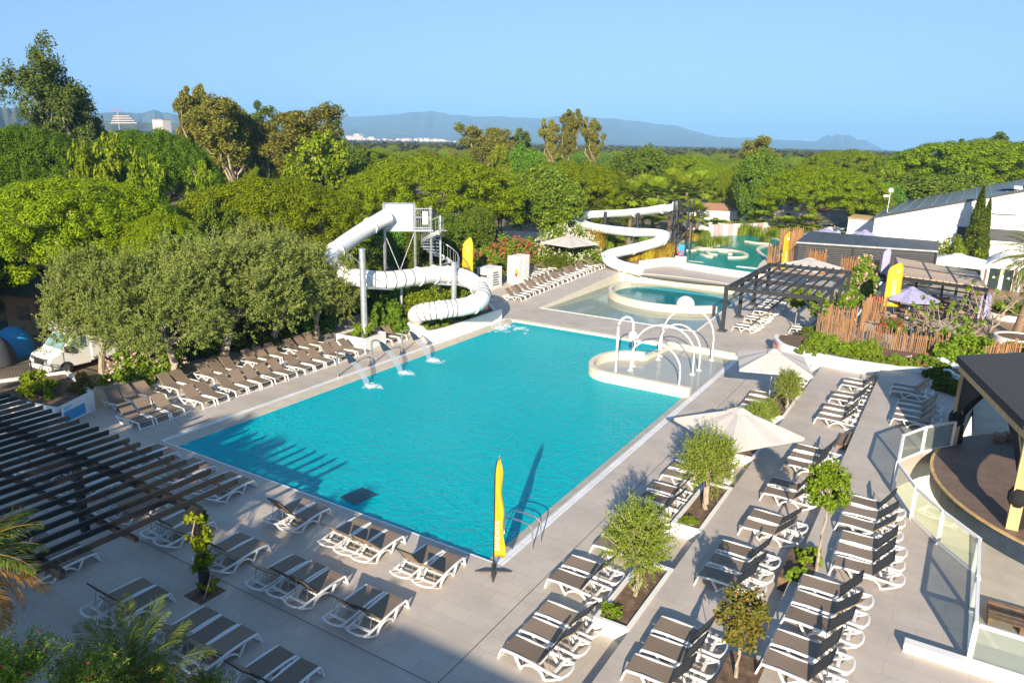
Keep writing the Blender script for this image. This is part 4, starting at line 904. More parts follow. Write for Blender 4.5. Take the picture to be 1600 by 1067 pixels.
# ================================================================== FLAGS
def textmesh(s, name, m, parent, size, mat4):
    c = bpy.data.curves.new(name, 'FONT'); c.body = s; c.size = size; c.extrude = .003; c.align_x = 'LEFT'; c.align_y = 'CENTER'
    t = bpy.data.objects.new(name, c); COL.objects.link(t)
    me = bpy.data.meshes.new_from_object(t.evaluated_get(bpy.context.evaluated_depsgraph_get()))
    bpy.data.objects.remove(t); me.transform(mat4); me.materials.clear(); me.materials.append(m)
    o = bpy.data.objects.new(name, me); COL.objects.link(o); o.parent = parent
    return o
def flag(lab, loc, h, wd_, rz, cross=True, shell=True, wob=.05, canvas='yellow', group='yellow feather banners', word='SANDAYA', z0=.55, taper=0):
    o = loc_(root('feather_banner', lab, 'banner', loc, rz, group))
    MB().tube([(0, 0, 0), (0, 0, h*.85), (wd_*.12, 0, h*.95), (wd_*.5, 0, h*1.0)], [.025, .018, .013, .008], 8).build('pole', M['black'], o, True)
    rows, cols = 28, 8; vs = []; fs = []
    for i in range(rows+1):
        t = i/rows; z = z0+(h-z0)*t
        if t < .82: x1 = wd_*(1-taper*t)+taper*.06*math.sin(17*t); x0 = .02
        else:
            u_ = (t-.82)/.18; x0 = .02+wd_*(.62-taper*.5)*u_**1.8; x1 = wd_*(1-.22*u_**2)*(1-taper*t)+taper*.06*math.sin(17*t)
        for j in range(cols+1):
            s = j/cols; x = x0+(x1-x0)*s
            vs.append((x, wob*math.sin(5*t+4*s)*s*1.2, z))
    for i in range(rows):
        for j in range(cols): k = i*(cols+1)+j; fs.append((k, k+1, k+cols+2, k+cols+1))
    c = MB().add(vs, fs).build('banner_cloth', M[canvas], o, True); c.modifiers.new('t', 'SOLIDIFY').thickness = .008
    for s in (-1, 1):
        off = (.02+abs(wob)*.9)
        if word:
            L = (h-z0)*.5; size = wd_*(.62 if wd_ < .6 else .36)
            X = Vector((0, 0, 1)); Y = Vector((-1, 0, 0)) ; Z = Vector((0, -1, 0))
            if s > 0: Y = Vector((1, 0, 0)); Z = Vector((0, 1, 0))
            m4 = Matrix(((X.x, Y.x, Z.x, wd_*(.55-.4*taper)), (X.y, Y.y, Z.y, s*off), (X.z, Y.z, Z.z, z0+.25), (0, 0, 0, 1)))
            textmesh(word, 'lettering', M['text'], o, size, m4)
        if shell:
            e = MB(); zc = z0+(h-z0)*.76; xc = wd_*.55
            for k in range(7):
                a = R(35+18*k); e.bar((xc+.05*wd_*math.cos(a), s*off, zc+.05*wd_*math.sin(a)), (xc+.38*wd_*math.cos(a), s*off, zc+.38*wd_*math.sin(a)), .006, .05*wd_, (0, 1, 0))
            e.build('shell_emblem', M['text'], o)
    if cross:
        for k, a in enumerate((10, 100, 190, 280)):
            l_ = .58; c_, s_ = math.cos(R(a)), math.sin(R(a))
            MB().sweep([(0.02*c_, .02*s_, .05), (l_*.5*c_, l_*.5*s_, .06), (l_*c_, l_*s_, .02)], [[(-.06, -.02), (.06, -.02), (.06, .02), (-.06, .02)], [(-.07, -.02), (.07, -.02), (.07, .02), (-.07, .02)], [(-.015, -.01), (.015, -.01), (.015, .01), (-.015, .01)]]).build('base_arm', M['anth'], o)
    return o
q = at(771, 893); flag('narrow yellow banner on a black cross base at the pool corner', tuple(q), 3.95, .36, R(22), True, False, .05, taper=.5)
q = at(1376, 496, TZ); D = q.xy.length
flag('broad yellow feather banner with shell emblem beside the lilac cafe parasol', (q.x, q.y, TZ), P(1400, 411, D).z-TZ, 1.15, R(22), True, True, .03, z0=.9)
q = P(1219, 425, 80); flag('yellow feather banner at the stake fence by the lagoon', (q.x, q.y, TZ), P(1219, 362, 80).z-TZ, .95, R(60), False, True, .04)
q = P(722, 433, 62); flag('yellow feather banner in front of the red oleander hedge', (q.x, q.y, 0), P(728, 371, 62).z, .95, R(25), False, True, .04, z0=.7)
q = P(1377, 415, 76); flag('small grey blue teardrop banner by the dark bar', (q.x, q.y, TZ), P(1377, 388, 76).z-TZ, .7, R(20), False, False, .03, 'lilac', 'lilac teardrop banners', None, 1.5)
q = P(1528, 488, 64); flag('lilac teardrop banner at the timber walkway edge', (q.x, q.y, TZ), P(1530, 457, 64).z-TZ, .75, R(20), False, False, .03, 'lilac', 'lilac teardrop banners', None, .6)
# ================================================================== STAKE FENCES
def stakes(lab, pts, z0, h, seed, grey=False):
    rnd = random.Random(seed); q = [Vector((p[0], p[1], 0)) for p in pts]
    o = root('stake_fence', lab, 'fence', (q[0].x, q[0].y, z0), 0, 'chestnut stake fences')
    m = MB(); m2 = MB(); rl = MB()
    for a, b_ in zip(q[:-1], q[1:]):
        L = (b_-a).length; n = int(L/.09); dd = (b_-a)/L; nn = Vector((-dd.y, dd.x, 0))
        for i in range(n):
            p = a+dd*(.09*i+rnd.uniform(-.02, .02))+nn*rnd.uniform(-.02, .02); hh = h*rnd.uniform(.88, 1.07); ln = dd*rnd.uniform(-.06, .06)
            (m2 if rnd.random() < (.6 if grey else .2) else m).tube([(p.x, p.y, z0), (p.x+ln.x, p.y+ln.y, z0+hh-.08), (p.x+ln.x, p.y+ln.y, z0+hh)], [.04, .036, .012], 5)
        for zz in (.35, .8): rl.bar(a+nn*.07+Vector((0, 0, z0+h*zz)), b_+nn*.07+Vector((0, 0, z0+h*zz)), .05, .07)
        for k in range(int(L/2)+1):
            p = a+dd*min(L, 2*k); MB().box((p.x-.07, p.y+.05, z0), (p.x+.07, p.y+.19, z0+h*1.08)).build('post', M['stake'], o)
    m.build('stakes', M['stake'], o); m2.build('grey_stakes', M['stakeg'], o); rl.build('rail', M['stake'], o)
    return o
g3 = lambda l, z: [tuple(at(x, y, z).xy) for x, y in l]
stakes('long stake fence along the curved planter with oleanders', [(-7.25, 50.9), (-4.4, 50.1), (-2.3, 49.9), (.3, 50.2), (1.6, 50.6)], .3, 2.0, 1, True)
stakes('short stake fence end showing above the black pavilion roof', [(2.0, 50.6), (4.2, 51.8)], .3, 1.9, 2)
stakes('stake fence panel running back from the curved planter beside the lime tree', [(-7.25, 51.0), (-7.1, 55.5), (-5.3, 56.2)], .3, 1.9, 3)
stakes('stake gate fence in the middle by the tall oleander', [(-5.3, 57.5), (-5.2, 61), (-3.9, 61.3)], .3, 1.9, 4)
stakes('stake fence behind the dark pergola, lagoon side', [at(1198, 418, .7).xy, at(1225, 421, .7).xy, at(1258, 425, .7).xy, at(1290, 432, .6).xy], .6, 2.5, 5)
stakes('stake fence in front of the dark bar wall', [at(1272, 424, .5).xy, at(1310, 432, .5).xy, at(1345, 440, .4).xy, at(1368, 446, .4).xy], .4, 2.3, 6)
stakes('tall stake screen between lagoon and dark bar', [at(1216, 398, .7).xy, at(1252, 392, .7).xy], .6, 3.0, 7)
# ================================================================== BAR, ROOFED TERRACE, HALL
bar = root('flat_bar', 'flat roofed anthracite bar building beside the white hall', 'building', (-8, 84, TZ))
RZ = 3.8
f0 = at(1245, 377, RZ); f1 = at(1466, 391, RZ); r0 = at(1266, 361, RZ); r1 = at(1466, 380, RZ)
fp = [(f0.x, f0.y), (f1.x, f1.y), (r1.x, r1.y+2), (r0.x, r0.y)]
MB().prism(fp, RZ-.28, RZ).build('roof', M['anth'], bar)
cx, cy = sum(p[0] for p in fp)/4, sum(p[1] for p in fp)/4
ip = [(cx+(p[0]-cx)*.985, cy+(p[1]-cy)*.97) for p in fp]
MB().prism(ip, TZ, RZ-.283).build('wall', M['black'], bar)
dd = (f1-f0).normalized(); nn = Vector((dd.y, -dd.x, 0))
L = (f1-f0).length
sl_ = MB()
for i in range(16): sl_.bar(f0+dd*.25+nn*.02-Vector((0, 0, .55+.18*i)), f1-dd*.25+nn*.02-Vector((0, 0, .55+.18*i)), .05, .09)
sl_.build('cladding', M['anth'], bar)
for t in (0, .42, 1): p = f0.lerp(f1, min(max(t, .006), .994))+nn*.04; MB().box((p.x-.08, p.y-.08, TZ), (p.x+.08, p.y+.08, RZ-.284)).build('post', M['black'], bar)
MB().rail([f0+nn*.06-Vector((0, 0, .12)), f1+nn*.06-Vector((0, 0, .12))], .06, .1).build('gutter', M['galv'], bar)
for i in range(1, 7):
    a, b_ = Vector((*fp[0], RZ+.02)).lerp(Vector((*fp[1], RZ+.02)), i/7), Vector((*fp[3], RZ+.02)).lerp(Vector((*fp[2], RZ+.02)), i/7)
    MB().bar(a, b_, .06, .03).build('roof_seam', M['black'], bar)
wr = root('roofed_terrace', 'cafe terrace under a flat timber slat roof with black posts', 'pavilion', (-2, 68, TZ))
wz = 3.5
wp = [at(x, y, wz) for x, y in ((1400, 402), (1524, 424), (1544, 449), (1410, 431))]; wq = [(p.x, p.y) for p in wp]
MB().prism(wq, wz-.06, wz).build('slat_roof', M['roofw'], wr)
MB().wall(wq, .14, wz-.34, wz-.063, True).build('roof_frame', M['black'], wr)
for s, t in ((.36, .36), (.66, .66)):
    a, b_ = wp[0].lerp(wp[1], s), wp[3].lerp(wp[2], t); MB().bar(a+Vector((0, 0, .03)), b_+Vector((0, 0, .03)), .09, .05).build('roof_joint', M['anth'], wr)
a, b_ = wp[0].lerp(wp[3], .5), wp[1].lerp(wp[2], .5); MB().bar(a+Vector((0, 0, .035)), b_+Vector((0, 0, .035)), .12, .06).build('roof_joint', M['anth'], wr)
for s in (0, .33, .66, 1):
    for e0, e1 in ((wp[0], wp[1]), (wp[3], wp[2])):
        p = e0.lerp(e1, min(max(s, .012), .988)); MB().box((p.x-.09, p.y-.09, TZ), (p.x+.09, p.y+.09, wz-.345)).build('post', M['black'], wr)
for i in range(7):
    z = TZ+.35+.36*i; y0 = wp[3].lerp(wp[2], .04); y1 = wp[3].lerp(wp[2], .96); y0.z = y1.z = z
    off = Vector((0, .9+.35*i, 0)); MB().bar(y0+off, y1+off, .5, .04).build('tier_shelf', M['woodd' if i % 2 else 'anth'], wr)
hall = root('white_hall', 'large white rendered hall with a rising solar panel roof', 'building', (0, 99, 0))
hy = 98.9; hx0 = -8.75; z0_ = P(1367, 341, (at(1367, 400, .5).xy).length).z
tp0 = P(1367, 341, 99.3); 
def hz(px, py):   # point of the gable wall plane y = hy seen at this pixel
    d_ = ray(px, py); t = hy/d_.y; return Vector((d_.x*t, hy, CH+d_.z*t))
A0 = hz(1367, 341); A1 = hz(1600, 300); sl = (A1.z-A0.z)/(A1.x-A0.x)
xe = A0.x+26; zr = A0.z+sl*26
MB().add([(A0.x, hy, 0), (xe, hy, 0), (xe, hy, zr), (A0.x, hy, A0.z), (A0.x, hy+30, 0), (xe, hy+30, 0), (xe, hy+30, zr), (A0.x, hy+30, A0.z)], [(0, 1, 2, 3), (5, 4, 7, 6), (4, 0, 3, 7), (1, 5, 6, 2), (3, 2, 6, 7)]).build('wall', M['rendw'], hall)
def rfp(x, y, o_=0): return Vector((x, y, A0.z+sl*(x-A0.x)+o_))
e0, e1 = A0.x-.3, xe+.3
MB().hexa([rfp(e0, hy-.25, .02), rfp(e1, hy-.25, .02), rfp(e1, hy+30.3, .02), rfp(e0, hy+30.3, .02), rfp(e0, hy-.25, .2), rfp(e1, hy-.25, .2), rfp(e1, hy+30.3, .2), rfp(e0, hy+30.3, .2)]).build('roof', M['anth'], hall)
for i in range(11):
    x0 = A0.x+.1+1.42*i; 
    for j in range(4):
        y0 = hy+.1+7.3*j
        MB().hexa([rfp(x0, y0, .23), rfp(x0+1.34, y0, .23), rfp(x0+1.34, y0+7.1, .23), rfp(x0, y0+7.1, .23), rfp(x0, y0, .27), rfp(x0+1.34, y0, .27), rfp(x0+1.34, y0+7.1, .27), rfp(x0, y0+7.1, .27)]).build('solar_panel', M['solar'], hall)
tr_ = MB()
for i in range(12): tr_.bar(rfp(A0.x+.06+1.42*i, hy+.1, .29), rfp(A0.x+.06+1.42*i, hy+29, .29), .05, .05)
tr_.build('panel_rails', M['galv'], hall)
for dxr in (1.0, 2.6): MB().bar(rfp(A1.x-1.5+dxr, hy+2, .5), rfp(A1.x-3+dxr, hy+9, .5), .8, .3).build('skylight', M['white'], hall)
w0, w1 = hz(1497, 354), hz(1600, 362); w0.y = w1.y = hy-.04
MB().box((w0.x, hy-.1, w0.z-1.3), (w1.x+2, hy-.003, w0.z)).build('window_band', M['anth'], hall)
MB().bar(Vector((hz(1552, 333).x, hy-.2, hz(1552, 333).z)), Vector((hz(1590, 336).x, hy-.2, hz(1552, 333).z)), .4, .08).build('canopy_ledge', M['galv'], hall)
an = root('white_annex', 'low white annex at the left end of the hall', 'building', (-11, 101, 0))
q0 = P(1326, 341, 106); q1 = P(1366, 345, 104)
MB().prism([(q0.x, q0.y), (q1.x, q1.y), (q1.x, q1.y+6), (q0.x, q0.y+6)], 0, q0.z).build('wall', M['rendw'], an)
MB().prism([(q0.x-.1, q0.y-.1), (q1.x+.0, q1.y-.1), (q1.x+.0, q1.y+6), (q0.x-.1, q0.y+6)], q0.z+.003, q0.z+.12).build('roof_edge', M['wood'], an)
# arched white entrance lodge
lo = root('arched_lodge', 'white domed entrance lodge with two dark arched doors under the palm', 'building', (2, 80, TZ))
ctr = P(1560, 440, 84); a0, a1 = P(1527, 452, 83), P(1592, 452, 83); ww = (a1-a0).length; dd = (a1-a0); dd.z = 0; dd.normalize(); nb = Vector((-dd.y, dd.x, 0))
prof_ = []
ht = P(1560, 402, 84).z-TZ
base = Vector((a0.x, a0.y, TZ))
arc = [(0, 0)]+[(ww/2-ww/2*math.cos(t), ht*.42+ht*.58*math.sin(t)) for t in np.linspace(0, PI, 15)]+[(ww, 0)]
vs = [base+dd*x+Vector((0, 0, z)) for x, z in arc]+[base+dd*x+nb*6+Vector((0, 0, z)) for x, z in arc]; n = len(arc)
MB().add(vs, [tuple(range(n)), tuple(range(n, 2*n))[::-1]]+[(i, i+n, (i+1) % n+n, (i+1) % n) for i in range(n)]).build('wall', M['rendw'], lo)
for x0, x1, hh in ((.22, .46, .68), (.58, .80, .68)):
    p, q = base+dd*ww*x0-nb*.03, base+dd*ww*x1-nb*.03
    dr_ = MB().bar(p+Vector((0, 0, ht*hh/2)), q+Vector((0, 0, ht*hh/2)), .06, ht*hh).build('door', M['wglass'], lo)
    mid = (p+q)/2-nb*.05+Vector((0, 0, ht*hh*.6)); 
    MB().tube([mid, mid-nb*.03], .12, 10).build('door_sign', M['white'], lo)
for x in (.05, .14, .5, .86, .95):
    p = base+dd*ww*x-nb*.12; MB().bar(p, p+Vector((0, 0, ht*(.5 if x in (.05, .95) else .72))), .14, .14).build('pilaster', M['woodd' if x in (.14, .86) else 'rendw'], lo)
lm = root('camera_mast', 'slim steel mast with white floodlights behind the hall roof corner', 'mast', tuple(P(1388, 372, 104)*Vector((1, 1, 0)) if False else (P(1388, 372, 104).x, P(1388, 372, 104).y, 0)))
q = P(1392, 298, 104)
MB().tube([(q.x-.2, q.y, 0), (q.x, q.y, q.z)], .07, 8).build('pole', M['galv'], lm, True)
MB().lathe([(.25, -.2), (.33, 0), (.2, .3)], tuple(q), 12).build('camera_head', M['white'], lm); MB().box((q.x-.7, q.y-.2, q.z-.8), (q.x-.05, q.y+.1, q.z-.55)).build('floodlight', M['white'], lm)
# red fire post + tables
q = at(1361, 500, TZ); o = root('ring_stand', 'bright red post with a red box at the cafe entrance', 'post', (q.x, q.y, TZ))
MB().tube([(q.x, q.y, TZ), (q.x+.12, q.y, TZ+1.6)], .07, 8).build('post', M['red'], o, True); MB().box((q.x-.05, q.y-.15, TZ+1.35), (q.x+.5, q.y+.15, TZ+1.85)).build('box', M['red'], o, False, True, .03); MB().box((q.x+.1, q.y-.1, TZ+1.85), (q.x+.4, q.y+.1, TZ+2.3)).build('top_sign', M['anth'], o)
def make_table():
    t = root('cafe_table', 'x', 'table', (0, 0, 0))
    MB().box((-.4, -.4, .7), (.4, .4, .74)).build('tabletop', M['woodd'], t, False, True, .01); MB().tube([(0, 0, .03), (0, 0, .7)], .035, 8).build('pedestal', M['black'], t); MB().box((-.25, -.25, 0), (.25, .25, .03)).build('foot', M['black'], t)
    return t
def make_chair():
    t = root('cafe_chair', 'x', 'chair', (0, 0, 0))
    MB().box((-.23, -.23, .43), (.23, .23, .47)).build('seat', M['woodd'], t, False, True, .01); MB().hexa([(-.22, .2, .47), (.22, .2, .47), (.22, .23, .47), (-.22, .23, .47), (-.22, .27, .86), (.22, .27, .86), (.22, .3, .86), (-.22, .3, .86)]).build('backrest', M['woodd'], t)
    for x in (-.2, .2):
        for y in (-.2, .2): MB().bar((x, y, 0), (x, y, .43), .035, .035).build('leg', M['black'], t)
    return t
tb = ch = None
for i, (x, y, d_) in enumerate(((1398, 513, 'under the lilac parasol, left'), (1428, 524, 'in front of the lilac parasol pole'), (1412, 498, 'behind the lilac parasol pole'), (1444, 508, 'right of the lilac parasol'), (1475, 497, 'beyond the bare fig, front'), (1480, 484, 'at the terrace edge middle'), (1500, 492, 'near the lilac teardrop banner'), (1462, 478, 'at the timber roof edge left'), (1505, 507, 'at the walkway edge'), (1450, 537, 'nearest the stake fence'))):
    p = at(x, y, TZ); t = tb = make_table() if tb is None else copy_tree(tb)
    t.location = (p.x, p.y, TZ); t.rotation_euler.z = .3; t['label'] = 'small square brown cafe table '+d_; t['group'] = 'cafe tables'
    for k in range(4):
        a = .3+PI/2*k; c = ch = make_chair() if ch is None else copy_tree(ch)
        c.location = (p.x+.62*math.sin(-a), p.y+.62*math.cos(a), TZ); c.rotation_euler.z = a
        c['label'] = ('front left', 'back left', 'back right', 'front right')[k]+' brown chair at the cafe table '+d_; c['group'] = 'cafe chairs'
        c['label'] = ' '.join(c['label'].split()[:16])
bench = root('white_planter_tub', 'round white planter around the date palm trunk at right', 'planter', tuple(at(1590, 545, TZ)))
q = at(1592, 528, TZ)
for (x, y, r_, lab) in ((1592, 530, 1.5, 'low round white planter around the date palm trunk'), (1578, 492, 1.7, 'low white planter with green bush behind the date palm'), (1592, 556, 1.1, 'small white planter block at the right edge by the walkway')):
    q = at(x, y, TZ+.3)
    if lab.startswith('low round'): o = bench; o.location = (q.x, q.y, TZ); o['label'] = lab
    else: o = root('white_planter_tub', lab, 'planter', (q.x, q.y, TZ))
    o['group'] = 'white planters along the walkway'
    MB().lathe([(r_, 0), (r_, .5), (r_-.15, .5), (r_-.15, .4)], (q.x, q.y, TZ), 20).build('rim', M['rendw'], o, True); MB().lathe([(r_-.16, .3), (r_-.16, .42)], (q.x, q.y, TZ), 20).build('soil_bed', M['soil'], o)
q = at(1598, 575, TZ); o = root('white_screen', 'white framed board standing at the right edge of the walkway', 'screen', (q.x, q.y, TZ))
MB().box((q.x-.05, q.y-.05, TZ), (q.x+.05, q.y+.05, TZ+1.9)).build('post', M['white'], o); MB().box((q.x+.06, q.y-.02, TZ+.4), (q.x+1.6, q.y+.02, TZ+1.85)).build('board', M['galv'], o)
# ================================================================== MOTORHOME AND LEFT EDGE
rv = root('motorhome', 'white motorhome parked under the tree at the left edge', 'motorhome', (-42.4, 22, 0))
X0, X1, YF = -43.5, -41.3, 19.3
def sec(pr, x0, x1): 
    n = len(pr); return [(x0, y, z) for y, z in pr]+[(x1, y, z) for y, z in pr], [tuple(range(n)), tuple(range(n, 2*n))[::-1]]+[(i, n+i, n+(i+1) % n, (i+1) % n) for i in range(n)]
cab_ = [(YF, .35), (YF-.02, .75), (YF+.12, 1.05), (YF+.75, 1.3), (YF+1.45, 2.05), (YF+2.3, 2.12), (YF+2.3, .35)]
MB().add(*sec(cab_, X0+.05, X1-.05)).build('cab', M['plastic'], rv, False, True, .06)
body_ = [(YF+2.28, .45), (YF+2.28, 2.0), (YF+1.2, 2.15), (YF+1.05, 2.45), (YF+1.6, 2.95), (YF+7, 2.95), (YF+7, .45)]
MB().add(*sec(body_, X0, X1)).build('living_body', M['plastic'], rv, False, True, .08)
MB().add([(X0+.2, YF+.82, 1.37), (X1-.2, YF+.82, 1.37), (X1-.3, YF+1.4, 2.0), (X0+.3, YF+1.4, 2.0), (X0+.2, YF+.80, 1.42), (X1-.2, YF+.80, 1.42), (X1-.3, YF+1.37, 2.06), (X0+.3, YF+1.37, 2.06)], [(3, 2, 1, 0), (4, 5, 6, 7), (0, 1, 5, 4), (1, 2, 6, 5), (2, 3, 7, 6), (3, 0, 4, 7)]).build('windscreen', M['cabglass'], rv)
for x in (X0+.05, X1-.05):
    s = 1 if x > -42 else -1
    MB().add(*sec([(YF+1.0, 1.32), (YF+1.5, 1.92), (YF+2.1, 1.95), (YF+2.1, 1.3)], x-.01*s*0, x+.012*s)).build('side_window', M['cabglass'], rv)
    MB().add(*sec([(YF+.75, .6), (YF+.78, 1.25), (YF+.8, 1.25), (YF+.77, .6)], x, x+.013*s)).build('door_gap', M['anth'], rv)
    MB().box((x-.12+.12*s, YF+.85, 1.25), (x+.12+.12*s, YF+1.05, 1.6)).build('wing_mirror', M['black'], rv, False, True, .03)
    for yw in (YF+.85, YF+5):
        w_ = MB(); w_.sweep([(x-.12*s, yw, .36), (x+.03*s, yw, .36)], [(.36*math.cos(a), .36*math.sin(a)) for a in np.linspace(0, 2*PI, 21)[:-1]]); wo = w_.build('wheel', M['tyre'], rv)
        MB().sweep([(x+.02*s, yw, .36), (x+.045*s, yw, .36)], [(.2*math.cos(a), .2*math.sin(a)) for a in np.linspace(0, 2*PI, 17)[:-1]]).build('rim', M['steel'], wo)
    MB().box((x-.35*s-.16, YF-.035, .8), (x-.35*s+.16, YF+.1, 1.0)).build('headlight', M['steel'], rv, False, True, .03)
MB().box((X0+.6, YF-.04, .62), (X1-.6, YF+.05, .95)).build('grille', M['black'], rv); MB().box((X0+.1, YF-.08, .3), (X1-.1, YF+.1, .55)).build('bumper', M['plastic'], rv, False, True, .04)
MB().box((X1+.002, YF+3.2, 1.5), (X1+.02, YF+4.3, 2.1)).build('side_window', M['cabglass'], rv)
MB().box((X0+.6, YF+2.6, 2.955), (X1-.6, YF+3.4, 3.08)).build('roof_hatch', M['white'], rv)
rf = root('iron_railing', 'black wrought iron railing in front of the motorhome', 'fence', tuple(at(0, 608)))
q = [at(-60, 622), at(0, 607), at(52, 594), at(108, 607)]
for z in (.12, 1.05): MB().rail([p+Vector((0, 0, z)) for p in q], .04, .04).build('rail', M['black'], rf)
bl_ = MB()
for a, b_ in zip(q[:-1], q[1:]):
    n = int((b_-a).length/.13)
    for i in range(n): p = a.lerp(b_, i/n); bl_.tube([p+Vector((0, 0, .12)), p+Vector((.04, .03, .45)), p+Vector((0, 0, 1.05))], .012, 5)
bl_.build('balusters', M['black'], rf)
for p in q: MB().box((p.x-.03, p.y-.03, 0), (p.x+.03, p.y+.03, 1.15)).build('post', M['black'], rf)
for x, y, D, lab, m_, s in ((18, 520, 52, 'blue dome tent in the shade at the left edge', 'blue', 1.15), (-8, 545, 50, 'grey dome tent at the very left edge', 'anth', 1.0)):
    q = P(x, y, D); o = root('tent', lab, 'tent', (q.x, q.y, 0))
    MB().lathe([(s*math.cos(a), 1.7*math.sin(a)) for a in np.linspace(0, PI/2-.02, 9)], (q.x, q.y, 0), 14).build('tent_dome', M[m_], o, True); MB().add([(q.x-.4, q.y-s-.02, 0), (q.x+.4, q.y-s-.02, 0), (q.x, q.y-s*.55, 1.3), (q.x-.4, q.y-s+.04, 0), (q.x+.4, q.y-s+.04, 0), (q.x, q.y-s*.55+.08, 1.3)], [(0, 1, 2), (3, 5, 4), (0, 3, 4, 1), (1, 4, 5, 2), (2, 5, 3, 0)]).build('tent_door', M['char'], o)
def cabin(lab, x, y, D, wd_, dp, h, rz=.3, wm='woodd', rm='anth'):
    q = P(x, y, D); o = loc_(root('cabin', lab, 'cabin', (q.x, q.y, 0), rz, 'holiday cabins among the trees'))
    MB().box((-wd_/2, -dp/2, 0), (wd_/2, dp/2, h)).build('wall', M[wm], o)
    MB().add([(-wd_/2-.3, -dp/2-.3, h+.01), (wd_/2+.3, -dp/2-.3, h+.01), (wd_/2+.3, dp/2+.3, h+.01), (-wd_/2-.3, dp/2+.3, h+.01), (-wd_/2-.3, 0, h+.9), (wd_/2+.3, 0, h+.9)], [(0, 3, 2, 1), (0, 1, 5, 4), (2, 3, 4, 5), (1, 2, 5), (3, 0, 4)]).build('roof', M[rm], o)
    MB().box((-.45, -dp/2-.03, .05), (.45, -dp/2-.002, 2.05)).build('door', M['wglass'], o)
    for xx in (-wd_*.32, wd_*.32): MB().box((xx-.5, -dp/2-.03, 1), (xx+.5, -dp/2-.002, 1.9)).build('window', M['wglass'], o)
cabin('dark timber shed with pale gutter behind the motorhome', 55, 500, 60, 6, 5, 2.6)
cabin('cabin with blue grey metal roof behind the red oleanders', 815, 400, 82, 9, 5, 2.5, .45, 'woodd', 'navy')
cabin('white cabin half hidden left of the tall broadleaf tree', 1115, 338, 125, 10, 6, 3.2, .4, 'rendw', 'town2')
cabin('grey cabin in the shade under the big umbrella pine', 1225, 350, 140, 9, 5, 2.8, .4, 'town1', 'anth')
def car(lab, x, y, D, rz, m_):
    q = P(x, y, D); o = loc_(root('parked_car', lab, 'car', (q.x, q.y, 0), rz, 'cars parked under the pines'))
    pr = [(-2.1, .35), (-2.1, .8), (-1.9, .95), (-1.0, 1.0), (-.5, 1.45), (.9, 1.48), (1.6, 1.0), (2.1, .95), (2.1, .35)]
    n = len(pr); MB().add([(x_, -.85, z) for x_, z in pr]+[(x_, .85, z) for x_, z in pr], [tuple(range(n))[::-1], tuple(range(n, 2*n))]+[(i, (i+1) % n, n+(i+1) % n, n+i) for i in range(n)]).build('body', M[m_], o, False, True, .06)
    for s in (-.86, .86): MB().box((-.75, min(s, s*1.01), 1.02), (1.1, max(s, s*1.01), 1.36)).build('side_window', M['wglass'], o)
    for xx in (-1.3, 1.35):
        for s in (-.8, .8): MB().tube([(xx, s-.1, .33), (xx, s+.1, .33)], .33, 14).build('wheel', M['tyre'], o)
car('silver car under the umbrella pine left of the white annex', 1318, 352, 122, .4, 'galv')
car('white car deeper under the umbrella pine', 1290, 346, 128, .5, 'plastic')
car('dark car parked at the trees behind the white oleander', 912, 368, 100, .8, 'navy')
# ================================================================== VEGETATION
def limb(m, a, b_, r0, r1, rng, n=4, wob=.25):
    a = Vector(a); b_ = Vector(b_); pts = [a]
    L = (b_-a).length
    for i in range(1, n): pts.append(a.lerp(b_, i/n)+Vector(rng.normal(size=3))*wob*L*.12)
    pts.append(b_); m.tube(pts, [r0+(r1-r0)*i/n for i in range(n+1)], 7)
def tree_root(name): return root(name, 'x', 'tree')
def make_pine(seed, lm='pine', nt_=900, per=150, ls=.075):
    rng = np.random.default_rng(seed); t = tree_root('umbrella_pine'); Rr, Hh = 6.5, 10.0
    ph = rng.random(4)*6.28; cs = []; rs = []
    for _ in range(nt_):
        a = rng.random()*2*PI; rho = math.sqrt(rng.random()); edge = 1+.10*math.sin(3*a+ph[0])+.07*math.sin(5*a+ph[1])
        top = rng.random() < .78
        zt_ = 4.5*math.sqrt(max(0, 1-rho**2.2)); lump = .3*math.sin(2.1*rho*math.cos(a)*5+ph[2])*math.cos(2.1*rho*math.sin(a)*5+ph[3])
        z = (Hh-5.2+zt_+lump*(1-rho*.5)) if top else Hh-5.4-.9*rng.random()*(rho)+zt_*rng.random()*.6
        cs.append((Rr*rho*edge*math.cos(a), Rr*rho*edge*math.sin(a), z)); r_ = rng.uniform(.34, .56); rs.append((r_, r_, r_))
    V = leafcloud(rng, cs, rs, per, ls, .9, .3, 1.8, .25, rn=.22); quads('crown', V, M[lm], t)
    m = MB(); limb(m, (0, 0, 0), (.3, .2, Hh-6), .30, .22, rng)
    for k in range(9):
        a = 2*PI*k/9+rng.random()*.4; q = rng.uniform(.45, .85); limb(m, (.3*.8, .16, Hh-6.6+.3*rng.random()), (Rr*q*math.cos(a), Rr*q*math.sin(a), Hh-5+1.2*(1-q)), .14, .04, rng)
    m.build('trunk', M['bark'], t, True, False); return t
